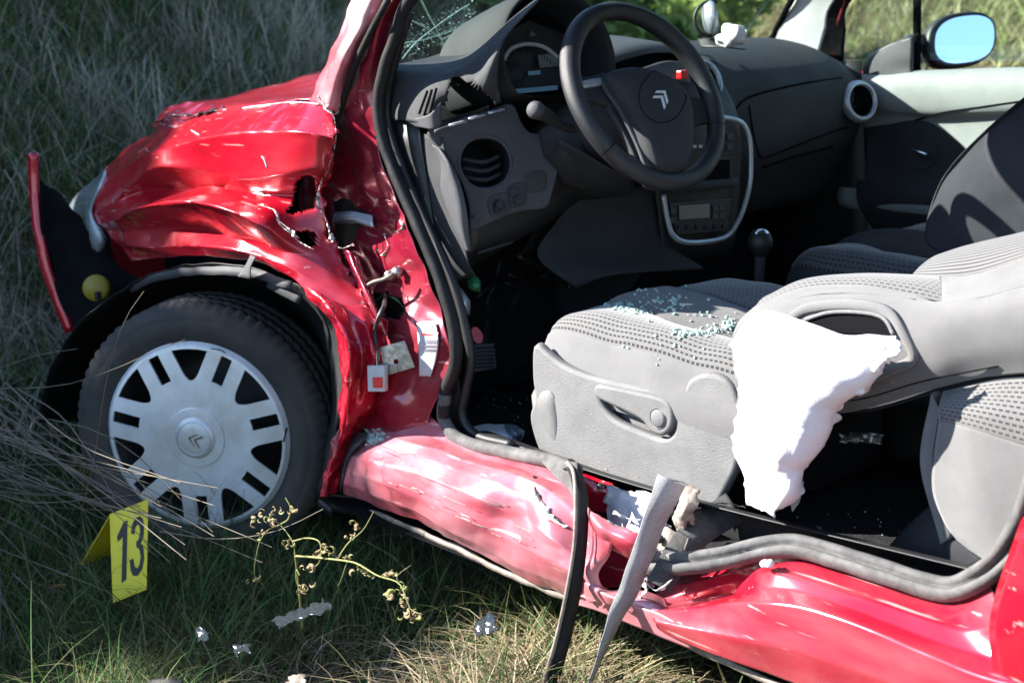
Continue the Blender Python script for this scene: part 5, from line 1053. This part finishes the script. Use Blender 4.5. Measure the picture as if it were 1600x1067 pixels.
# driver cushion; rows run front to rear, columns from near side over the top to the far side
def crow(x,yl,yr,zb,zs,zt,zc,x2=None):
    x2=x if x2 is None else x2
    return [V3(x,yl,zb),V3(x,yl-.012,(zb+zs)/2),V3(x,yl+.0,zs),V3(x,yl+.03,zt),V3(x,yl+.09,zt+.004),V3(x,yl+.15,zc),V3(x,(yl+yr)/2,zc+.004),V3(x,yr-.15,zc),V3(x,yr-.08,zt+.004),V3(x,yr-.03,zt),V3(x,yr,zs),V3(x,yr,zb)]
def seat(prefix,yl,yr,x0,z0,near,matset,parent):
    rows=[crow(x0+.035,yl+.03,yr-.03,z0-.13,z0-.12,z0-.115,z0-.11),
      crow(x0-.004,yl+.012,yr-.012,z0-.12,z0-.09,z0-.06,z0-.06),
      crow(x0,yl+.0,yr-.0,z0-.11,z0-.05,z0-.012,z0-.008),
      crow(x0+.035,yl,yr,z0-.11,z0-.03,z0+.018,z0+.022),
      crow(x0+.12,yl-.005,yr+.005,z0-.12,z0-.03,z0+.028,z0+.022),
      crow(x0+.25,yl-.01,yr+.01,z0-.13,z0-.04,z0+.022,z0-.002),
      crow(x0+.38,yl-.01,yr+.01,z0-.14,z0-.05,z0+.012,z0-.022),
      crow(x0+.50,yl-.005,yr+.005,z0-.15,z0-.06,z0+.0,z0-.03)]
    nu,nv=97,60
    R_=[cr(r,nu) for r in rows]; G=[[None]*nu for _ in range(nv)]
    for i in range(nu):
        c=cr([r[i] for r in R_],nv)
        for j in range(nv):
            p=c[j]; G[j][i]=p+V3(0,0,1)*.004*noise.noise(p*14)
    # arc length V
    L=[0]
    for i in range(1,nu): L.append(L[-1]+(G[30][i]-G[30][i-1]).length)
    T=[0]
    for j in range(1,nv): T.append(T[-1]+(G[j][nu//2]-G[j-1][nu//2]).length)
    tot=L[-1]
    i1=next(i for i in range(nu) if G[30][i].z>z0-.012); i2=next(i for i in range(nu) if G[30][i].y>yl+.135)
    i3=nu-1-i2; i4=nu-1-i1
    jm=44
    segs=[('cushion_side',0,i1,0,nv,matset[0]),('cushion_bolster',i1,i2,0,nv,matset[1]),('cushion_centre',i2,i3,0,jm,matset[2]),('cushion_rear_panel',i2,i3,jm-1,nv,matset[1]),('cushion_bolster',i3,i4,0,nv,matset[1]),('cushion_side',i4,nu-1,0,nv,matset[0])]
    out={}
    for nme,a,b,j0,j1,mt in segs:
        w_=b-a+1; vs=[];uv=[]
        for j in range(j0,j1):
            for i in range(a,b+1):
                d=min(i-a,b-i)*1.0; p=G[j][i]
                puff=0
                nn=V3(0,0,1) if 'centre' in nme else V3(0,0,0)
                vs.append(p-V3(0,0,.004 if d==0 and i not in (0,nu-1) else 0)+nn*(.010*min(1,d/4)*min(1,(j1-1-j)/4)))
                uv.append((T[j],L[i]) )
        h=j1-j0; fs=[(j*w_+i,j*w_+i+1,(j+1)*w_+i+1,(j+1)*w_+i) for j in range(h-1) for i in range(w_-1)]
        o=mesh(nme,vs,fs,mt,parent,True,uv); out.setdefault(nme,o)
    return out
dseat=pempty('driver_seat',V3(1.1,.45,.32),car)
DY0,DY1=.235,.70
dc=seat('d',DY0,DY1,.845,.605,True,(M['cloth_side'],M['weave'],M['cloth_mid']),dseat)
pseat=pempty('passenger_seat',V3(1.1,1.2,.32),car)
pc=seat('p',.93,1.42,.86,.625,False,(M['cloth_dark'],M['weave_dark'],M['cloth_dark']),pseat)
box('seat_frame',(.92,.98,.33),(1.3,1.38,.52),M['black'],pseat)
box('seat_frame',(.92,.30,.33),(1.3,.66,.50),M['black'],dseat)
# plastic side trim of driver seat with lever recess
tf=plane_frame(V3(1.1,.222,.5),(.06,-1,.04))
outer=[(843,545),(856,553),(880,572),(915,588),(960,600),(1010,610),(1062,616),(1078,612),(1086,598),(1102,590),(1122,590),(1140,600),(1152,622),(1158,660),(1152,720),(1138,752),(1112,800),(1095,812),(1040,800),(980,778),(900,745),(862,716),(848,692),(838,655),(842,635),(846,620),(842,590)]
rec=[(940,606),(960,612),(1010,624),(1050,630),(1064,640),(1066,660),(1060,682),(1040,690),(1005,678),(965,660),(946,640),(938,620)]
trim=plate('side_trim',[outer,rec],tf,.022,M['trim'],dseat,.008)
tfb=(tf[0]-tf[3]*.024,)+tf[1:]
plate('recess_back',[[(930,598),(1080,620),(1080,700),(930,660)]],tfb,.004,M['trim'],dseat,.001,sm=False)
surf('trim_foot',[[(846,598,.215),(838,606,.21),(832,618,.21)],[(862,612,.20),(850,622,.195),(834,640,.20)],[(880,640,.21),(862,660,.195),(836,670,.205)],[(890,700,.215),(870,705,.2),(850,698,.21)]],M['trim'],dseat,16,20,solid=.004)
lv=(tf[0]+tf[3]*.008,)+tf[1:]
lever=plate('height_lever',[[(938,606),(950,606),(985,613),(1025,622),(1045,630),(1052,645),(1050,664),(1038,674),(1022,668),(1010,652),(985,638),(955,624),(940,616)]],lv,.020,M['trim'],dseat,.006)
kp_=P3(1034,652,lv)+tf[3]*.010
lathe('lever_cap',[(0,.003),(.012,.003),(.0155,.001),(.016,-.001),(.017,-.001),(.0175,.0015),(.019,-.002)],kp_,tf[3],M['trim'],lever,32)
# seat backrest, folded far back
def brow(xs): return xs
B_=[ # columns along from cushion to right, rows from lower near edge over the top to far side
 [(1150,590,.235),(1240,640,.235),(1330,642,.235),(1440,612,.23),(1530,590,.23),(1640,580,.23),(1760,570,.23)],
 [(1146,560,.215),(1235,590,.205),(1330,600,.205),(1440,570,.205),(1530,545,.205),(1640,530,.205),(1760,520,.205)],
 [(1146,525,.215),(1230,530,.20),(1330,540,.20),(1440,520,.20),(1530,495,.20),(1640,470,.20),(1760,460,.20)],
 [(1158,500,.225),(1228,482,.215),(1330,470,.215),(1440,478,.215),(1530,466,.215),(1640,450,.215),(1760,440,.215)],
 [(1180,480,.245),(1250,452,.235),(1340,447,.235),(1430,462,.235),(1480,472,.235),(1640,440,.24),(1760,425,.24)]]
bside=surf('backrest_side',B_,M['cloth_side'],dseat,90,50,crumple=.002,cs=8)
# lumbar band: ribbed bolster top
surf('backrest_bolster',[[(1180,481,.244),(1250,453,.234),(1340,448,.234),(1420,461,.234),(1474,472,.236)],
 [(1188,470,.27),(1252,440,.26),(1340,434,.26),(1425,443,.26),(1474,455,.262)],
 [(1200,462,.31),(1260,436,.30),(1345,428,.30),(1425,431,.30),(1470,436,.30)],
 [(1215,462,.37),(1270,438,.36),(1345,430,.36),(1420,430,.36),(1465,430,.36)]],M['weave'],dseat,70,24)
surf('backrest_smooth_band',[[(1472,473,.234),(1530,466,.212),(1640,442,.236),(1760,428,.24)],[(1472,452,.255),(1530,448,.25),(1640,415,.25),(1760,395,.25)],[(1470,434,.30),(1530,428,.30),(1640,392,.29),(1760,370,.29)]],M['cloth_side'],dseat,40,20)
surf('backrest_ribbed_top',[[(1424,432,.33),(1470,433,.31),(1530,427,.30),(1640,392,.29),(1760,370,.29)],[(1440,415,.36),(1480,408,.34),(1540,398,.33),(1640,372,.33),(1760,350,.33)],[(1462,400,.40),(1500,388,.39),(1560,374,.38),(1640,355,.38),(1760,338,.38)],[(1490,392,.46),(1530,380,.46),(1580,368,.46),(1640,358,.46),(1760,340,.46)]],M['ribs'],dseat,70,30)
surf('backrest_back',[[(1150,592,.24),(1330,644,.24),(1530,592,.235),(1760,572,.235)],[(1170,640,.55),(1330,640,.6),(1530,590,.6),(1760,572,.6)]],M['dash'],dseat,20,10)
surf('backrest_front_far',[[(1215,462,.37),(1345,430,.36),(1465,430,.36),(1580,368,.46),(1760,340,.46)],[(1260,455,.60),(1345,440,.60),(1465,430,.60),(1580,380,.62),(1760,350,.62)]],M['cloth_mid'],dseat,30,10)
# handle-like moulding with the slit the airbag came from
mt_=bvh(bside)
gl=[(1238,498),(1262,484),(1310,477),(1360,480),(1392,492),(1412,520),(1427,552),(1420,566),(1390,578),(1360,590)]
def bd(x,y,e):
    p=drape(mt_,x,y,e); return p if p is not None else U(x,y,'y',.2)
sweep('moulding_ridge',[bd(x,y,.004) for x,y in gl],[(-.009,-.003),(-.005,.003),(.005,.003),(.009,-.003)],M['cloth_side'],dseat,60,upv=(0,-1,.1))
surf('airbag_slit',[[bd(1262,500,.002),bd(1300,490,.002),bd(1350,490,.002),bd(1385,500,.002),bd(1396,522,.002)],[bd(1265,512,.002),bd(1300,520,.002),bd(1345,524,.002),bd(1380,526,.002),bd(1396,530,.002)]],M['matt'],dseat,24,8,solid=.001)
sweep('slit_rim',[bd(1262,500,.004),bd(1300,489,.005),bd(1350,489,.005),bd(1384,498,.005),bd(1400,524,.005)],circ(.0035,7),M['trim'],dseat,30)
# white airbag spilling out
A_=[[(1170,488,.20),(1200,486,.17),(1240,497,.165),(1290,508,.16),(1330,517,.155),(1370,524,.15),(1402,524,.155)],
 [(1146,520,.19),(1190,520,.14),(1240,525,.13),(1290,528,.125),(1335,535,.12),(1375,545,.13),(1404,546,.15)],
 [(1142,560,.18),(1185,560,.125),(1235,560,.10),(1285,562,.10),(1325,572,.105),(1355,585,.12),(1366,592,.14)],
 [(1144,610,.17),(1180,610,.12),(1225,612,.09),(1262,615,.09),(1295,625,.10),(1318,628,.12),(1330,622,.14)],
 [(1138,660,.17),(1172,665,.12),(1210,670,.085),(1245,675,.085),(1270,680,.10),(1288,684,.12),(1296,684,.14)],
 [(1136,705,.17),(1168,715,.12),(1200,722,.08),(1228,728,.085),(1248,732,.10),(1260,735,.12),(1262,732,.14)],
 [(1160,748,.16),(1178,758,.12),(1200,765,.09),(1222,768,.09),(1238,772,.10),(1248,775,.12),(1252,770,.13)],
 [(1164,790,.15),(1178,798,.12),(1195,806,.10),(1208,810,.10),(1218,808,.11),(1228,798,.12),(1236,788,.13)]]
ab=surf('side_airbag',A_,M['white_cloth'],dseat,120,160,crumple=.016,cs=7,facet=.02,fcs=8,rag=.012,ragside='rlb',seed=91,solid=.0015); ab['label']='white torn airbag hanging from the slit in the seat side'
surf('airbag_fold',[[(1365,548,.13),(1385,540,.13),(1404,530,.14)],[(1352,570,.12),(1378,566,.12),(1402,552,.13)],[(1336,592,.12),(1352,594,.12),(1372,580,.13)],[(1325,612,.12),(1345,612,.12),(1354,600,.13)]],M['white_cloth'],dseat,30,40,crumple=.012,cs=40,rag=.006,ragside='rb',seed=95)
surf('airbag_strip',[[(1240,760,.17),(1256,752,.17)],[(1236,785,.17),(1250,780,.17)],[(1238,798,.17),(1246,790,.17)]],M['pillar_trim'],dseat,6,10,rag=.003,ragside='b')
# passenger backrest
PB=[[(1444,372,'y',1.0),(1452,330,'y',1.0),(1472,280,'y',1.0),(1510,235,'y',1.0),(1550,195,'y',1.0),(1600,155,'y',1.0),(1680,90,'y',1.0)],
 [(1452,385,'y',.96),(1462,342,'y',.955),(1486,290,'y',.95),(1524,247,'y',.95),(1566,210,'y',.95),(1618,172,'y',.95),(1700,105,'y',.95)],
 [(1478,400,'y',.935),(1492,360,'y',.925),(1520,312,'y',.92),(1560,272,'y',.92),(1602,240,'y',.92),(1656,204,'y',.92),(1738,140,'y',.92)],
 [(1540,425,'y',.93),(1555,388,'y',.92),(1585,345,'y',.915),(1625,310,'y',.915),(1668,280,'y',.915),(1725,245,'y',.915),(1805,185,'y',.915)],
 [(1640,450,'y',.93),(1660,415,'y',.92),(1690,380,'y',.915),(1730,345,'y',.915),(1775,315,'y',.915),(1830,285,'y',.915),(1900,235,'y',.915)]]
surf('backrest',PB,M['cloth_pass_shaded'],pseat,50,40,crumple=.002)
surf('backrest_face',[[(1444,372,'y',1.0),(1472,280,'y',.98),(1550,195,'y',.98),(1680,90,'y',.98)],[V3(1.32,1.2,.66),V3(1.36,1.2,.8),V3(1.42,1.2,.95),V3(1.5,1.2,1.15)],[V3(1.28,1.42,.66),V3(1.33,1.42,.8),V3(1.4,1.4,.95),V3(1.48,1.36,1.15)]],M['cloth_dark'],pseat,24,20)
surf('paper_on_seat',[[(1340,366,'y',1.22),(1375,362,'y',1.24),(1400,366,'y',1.24)],[(1345,372,'y',1.18),(1378,370,'y',1.18),(1402,370,'y',1.2)]],M['silver'],pseat,8,6,crumple=.004)
# rear seat
rs=pempty('rear_seat',V3(1.9,.8,.35),car)
RS=[[(1475,598,.30),(1540,583,.30),(1610,570,.30),(1700,560,.30),(1800,560,.30)],
 [(1469,618,.22),(1540,606,.21),(1610,602,.21),(1700,600,.21),(1800,600,.21)],
 [(1466,650,.20),(1525,665,.185),(1610,690,.185),(1700,715,.185),(1800,740,.185)]]
surf('cushion_top',[[V3(1.72,1.5,.62),V3(1.9,1.5,.64),V3(2.2,1.5,.63)],[V3(1.70,.8,.62),V3(1.9,.8,.63),V3(2.2,.8,.62)],[(1480,598,.32),(1550,580,.32),(1620,568,.32),(1800,560,.32)],[(1474,612,.24),(1545,598,.23),(1612,592,.23),(1800,590,.23)]],M['cloth_dark'],rs,40,40)
surf('cushion_ribbed_band',[[(1474,612,.24),(1545,598,.23),(1612,592,.23),(1800,590,.23)],[(1468,635,.205),(1535,640,.19),(1612,650,.19),(1800,690,.19)],[(1467,655,.20),(1528,672,.185),(1612,698,.185),(1800,750,.185)]],M['weave'],rs,60,20)
surf('cushion_side',[[(1467,655,.20),(1528,672,.185),(1612,698,.185),(1800,750,.185)],[(1460,710,.195),(1525,740,.18),(1612,770,.18),(1800,820,.18)],[(1458,765,.20),(1525,800,.18),(1612,850,.18),(1800,900,.18)],[(1476,815,.215),(1530,850,.195),(1612,900,.19),(1800,960,.19)],[(1500,850,.235),(1550,885,.21),(1612,930,.21),(1800,1000,.21)]],M['cloth_side'],rs,50,40,crumple=.002)
surf('cushion_front',[[V3(1.70,1.5,.61),V3(1.72,1.5,.45),V3(1.78,1.5,.36)],[V3(1.68,.8,.61),V3(1.70,.8,.45),V3(1.78,.8,.36)],[(1476,605,.26),(1460,720,.25),(1495,845,.27)],[(1467,640,.203),(1458,740,.197),(1490,838,.225)]],M['cloth_side'],rs,24,30)
surf('rear_seat_base',[[(1462,782,.30),(1440,800,.30),(1410,830,.30),(1385,858,.30)],[(1480,800,.24),(1470,830,.24),(1450,855,.25),(1420,872,.27)],[(1550,860,.22),(1540,875,.22),(1520,885,.23),(1480,890,.25)]],M['cloth_dark'],rs,16,16)
surf('rear_backrest',[[V3(2.15,.22,.6),V3(2.15,.8,.6),V3(2.15,1.5,.6)],[V3(2.3,.22,1.1),V3(2.3,.8,1.1),V3(2.3,1.5,1.1)]],M['cloth_side'],rs,12,12)
surf('seat_rail_clutter',[[(1310,680,.35),(1345,672,.35),(1380,680,.36)],[(1312,690,.34),(1345,690,.34),(1378,694,.36)]],M['steel'],car,14,8,crumple=.02,cs=40)
# ---- broken glass crumbs, attached nowhere: top-level stuff
ctree=bvh(dc['cushion_centre']); btree=bvh(dc['cushion_bolster']); 
def crumbs(name,spots,trees,label,m='crumb',smin=.0012,smax=.0052):
    V=[];Fc=[]
    for (x,y,n,sx,sy) in spots:
        for _ in range(n):
            px,py=random.gauss(x,sx),random.gauss(y,sy); best=None
            for t in trees:
                p=drape(t,px,py,.002)
                if p is not None and (best is None or (p-CAM).length<(best-CAM).length): best=p
            if best is None: continue
            s_=random.uniform(smin,smax); b=len(V)
            for sxx in (-1,1):
                for syy in (-1,1):
                    for szz in (-1,1): V.append(best+V3(sxx*random.uniform(.5,1),syy*random.uniform(.5,1),szz*random.uniform(.4,.9))*s_*.6)
            Fc+=[tuple(b+i for i in f) for f in ((0,1,3,2),(4,6,7,5),(0,4,5,1),(2,3,7,6),(0,2,6,4),(1,5,7,3))]
    o=mesh(name,V,Fc,M[m],None,False); tag(o,label,'broken glass',kind='stuff'); return o
crumbs('glass_crumbs',[(905,462,18,8,2),(930,466,30,12,3),(955,475,34,12,3),(975,482,34,10,3),(995,488,30,10,3),(990,455,16,12,2),(1030,472,22,12,4),(1055,482,14,10,3),(1060,470,8,20,8),(1075,520,34,12,3),(1100,520,30,12,3),(1125,514,30,10,3),(1138,505,24,6,5),(1000,470,26,60,14),(1090,500,22,40,16),(1060,545,14,30,15)],[ctree,btree]+[bvh(o) for o in dseat.children if o.name.startswith('cushion')],'green glass crumbs scattered over the driver seat cushion')
crumbs('glass_pile',[(583,683,150,9,5)],[slt,ht]+[bvh(sill)],'small heap of green glass crumbs at the foot of the torn pillar')
# shard on the seat
sh=surf('glass_shard',[[U(1020,463,'z',.628),U(1035,462,'z',.630),U(1048,473,'z',.628)],[U(1022,470,'z',.62),U(1040,474,'z',.622),U(1060,482,'z',.62)]],M['black'],None,8,6,crumple=.004); tag(sh,'dark broken shard lying among glass crumbs on the driver seat','shard')
crumbs('floor_crumbs',[(780,610,26,40,22),(800,650,16,20,15),(1340,825,22,60,14),(1470,905,8,30,6)],[bvh(floor)],'tiny glass crumbs scattered over the dark floor carpet',smin=.0012,smax=.003)
crumbs('dust_crumbs',[(1000,700,26,110,50),(1350,560,14,90,30)],[bvh(trim),mt_],'pale specks stuck to the side of the driver seat','white_print',smin=.0006,smax=.0014)
# seams
for nm,tr,pts in (('seat_seam',bvh(dc['cushion_side']),[(850,500),(900,528),(960,555),(1020,580),(1080,598)]),):
    pass
groove('seat_seam',mt_,[(1200,484),(1260,462),(1340,458),(1430,468)],.0012,M['trim'],dseat)
groove('seat_seam',mt_,[(1160,596),(1250,622),(1340,624),(1440,596),(1560,572)],.0013,M['matt'],dseat)
# packet on the driver floor
ff=[V3(0,0,0)]
fz=.335
def Z(x,y,z=fz): return U(x,y,'z',z)
pk=pempty('packet',Z(770,680),car) if False else empty('packet',Z(770,680)); tag(pk,'blue and white crumpled packet on the dark carpet in front of the driver seat','packet')
surf('packet_top',[[Z(738,666,.36),Z(765,662,.365),Z(792,663,.365),Z(806,664,.36)],[Z(736,676,.365),Z(765,676,.37),Z(792,678,.372),Z(818,678,.36)],[Z(736,682,.36),Z(765,685,.362),Z(792,688,.362),Z(812,690,.355)]],M['white_cloth'],pk,24,12,crumple=.004,cs=30)
surf('packet_side',[[Z(736,680,.36),Z(765,684,.362),Z(790,687,.36)],[Z(737,686,.345),Z(765,690,.345),Z(790,693,.345)]],M['blue_print'],pk,14,8,crumple=.002)
surf('packet_end',[[Z(788,664,.368),Z(802,662,.375),Z(812,668,.365)],[Z(792,676,.372),Z(808,676,.378),Z(820,680,.36)],[Z(796,690,.36),Z(806,692,.355),Z(816,688,.35)]],M['silver'],pk,16,14,crumple=.008,cs=40)
rg=lathe('wire_ring',[(.020,0),(.0225,.002),(.025,0)],Z(786,700,.37),(0,0,1),M['beige'],car,24)
# ================================================================= loose things on the ground
# evidence marker
mk=empty('evidence_marker',U(200,935,'z',.0)); tag(mk,'yellow folded marker card with black number 13 standing in the grass before the front wheel','marker')
p1=U(173,803,'y',-.262); p2=U(230,782,'y',-.20) if False else None
mf=plane_frame(U(200,860,'y',-.28),(.62,-.74,.26))
fpl=plate('marker_front',[[(172,804),(231,781),(229,920),(177,941)]],mf,.003,M['yellow'],mk,.0008,sm=False)
def MP(x,y): return P3(x,y,mf)
a1,a2=MP(172,804),MP(231,781); bk=V3(-.115,.06,-.165)
b1=a1+(U(125,884,'y',a1.y+.04)-a1); b2=b1+(a2-a1)*.95
tn=(a2-a1).cross(b1-a1).normalized()
vs=[a1,a2,b2,b1]; mesh('marker_back',vs,[(0,1,2,3)],M['yellow'],mk,False,solid=.003)
def glyph(pts,name): plate(name,[pts],(mf[0]+mf[3]*.0022,)+mf[1:],.0008,M['ink'],mk,.0002,sm=False)
glyph([(193,816),(199,812),(197,905),(190,910),(192,838),(184,846),(183,838)],'digit_one')
th_=[(205,833),(206,820),(212,809),(218,806),(223,810),(225,822),(224,838),(220,848),(224,856),(225,872),(222,888),(215,899),(208,899),(204,890),(203,875),(208,872),(210,884),(214,888),(218,882),(220,870),(218,858),(213,854),(213,846),(217,842),(219,830),(218,820),(214,819),(211,825),(210,834)]
glyph(th_,'digit_three')
# curly dried weed
wd=empty('dried_weed',U(470,960,'z',.02)); tag(wd,'yellow green weed with curled dry leaves beside the front wheel','plant')
WY=-.30
def stem(pts,r,m,name='stem',n=30,sc=None): return tube(name,[W((x+2.5*math.sin(x*.7+y),y+2.5*math.sin(y*.9),WY+d)) for x,y,d in pts],r*.62,m,wd,n=n,k=6,scale=sc or (lambda f:1-.6*f))
stem([(470,980,.05),(468,920,.03),(462,870,.0),(455,845,.0),(440,822,.0),(425,815,-.01)],.0035,M['stalk'])
stem([(462,870,.0),(490,872,.0),(540,874,-.01),(565,885,-.02),(590,900,-.03),(620,912,-.04),(632,935,-.05),(640,955,-.05),(662,962,-.05)],.0032,M['stalk'])
stem([(440,822,.0),(450,810,.01),(452,790,.01),(447,780,.01)],.003,M['stalk'])
stem([(470,900,.0),(462,890,.0),(460,905,.0),(468,915,.0)],.0025,M['stalk'])
stem([(455,845,.0),(480,842,.01),(500,850,.01),(500,875,.0),(485,890,.0)],.0025,M['stalk'])
stem([(440,822,.0),(420,830,.0),(408,850,-.01),(400,880,-.01),(396,900,-.01)],.002,M['stalk'])
stem([(530,870,.0),(545,850,.01),(570,825,.02),(582,800,.03)],.0022,M['stalk'])
stem([(540,874,0),(535,895,0),(530,915,0)],.0014,M['stalk'])
stem([(620,912,-.04),(622,900,-.04),(640,885,-.03)],.0016,M['stalk_dry'])
lf_=[(425,815),(412,805),(402,815),(405,835),(432,800),(455,795),(452,850),(510,855),(500,865),(470,918),(480,915),(545,875),(560,890),(575,895),(600,900),(612,925),(625,920),(634,938),(650,960),(645,965),(632,960),(610,930),(520,862),(480,885),(396,905),(548,840),(560,820),(618,895)]
for (x,y) in lf_:
    for q in range(4):
        a=random.uniform(0,6.3); rr_=random.uniform(3,8); pts=[]; cxx,cyy=x+random.uniform(-8,8),y+random.uniform(-6,6); dd=random.uniform(-.02,.02)
        for i in range(7):
            t=a+i*.62; f=1-i*.09; pts.append((cxx+rr_*f*math.cos(t),cyy+rr_*f*math.sin(t),dd))
        P=[W((X,Y,WY+D_)) for X,Y,D_ in pts]
        sweep('curled_leaf',P,rectp(random.uniform(.002,.005),.0006),M['stalk_dry' if random.random()<.6 else 'stalk'],wd,10,upv=(random.uniform(-1,1),random.uniform(-1,1),.4),scale=lambda f:.3+1.2*math.sin(math.pi*min(1,f+.08)))
# litter pieces
def bit(name,poly,y,m,label,cat,cr_=.010):
    o=surf(name,[[ (poly[0][0],poly[0][1],y),(poly[1][0],poly[1][1],y)],[(poly[3][0],poly[3][1],y-.02),(poly[2][0],poly[2][1],y-.02)]],M[m],None,20,14,crumple=cr_,cs=26,solid=.0015,rag=.009,ragside='lrtb'); tag(o,label,cat); return o
bit('plastic_piece',[(738,968),(772,958),(780,985),(745,995)],-.30,'clear','clear crumpled plastic piece lying on the straw below the sill','plastic',.012)
bit('plastic_strip',[(425,965),(510,935),(515,948),(430,982)],-.42,'clear','long clear plastic strip lying in the grass below the dried weed','plastic')
bit('glass_piece',[(362,1008),(390,1004),(392,1018),(366,1022)],-.50,'clear','small pale glass piece in the dark grass, lower left','glass')
bit('plastic_flake',[(310,980),(326,985),(322,998),(306,996)],-.48,'clear','tiny pale flake in the grass just left of the small glass piece','plastic')
bit('bark_chip',[(450,1056),(475,1054),(472,1072),(448,1072)],-.52,'beige','beige chip at the bottom edge of the photo below the plastic strip','chip')
o=tube('orange_stick',[(42,917,-.30),(70,916,-.31),(102,914,-.32)],.0035,M['orange'],None,n=10); tag(o,'orange brown splinter lying in dark grass left of the marker card','stick')
o=surf('dark_lump',[[(215,1070,-.5),(262,1058,-.52),(310,1072,-.5)],[(210,1090,-.53),(262,1085,-.56),(315,1092,-.53)]],M['black'],None,16,10,crumple=.006); tag(o,'dark smooth plastic lump at the bottom edge left of centre','plastic')
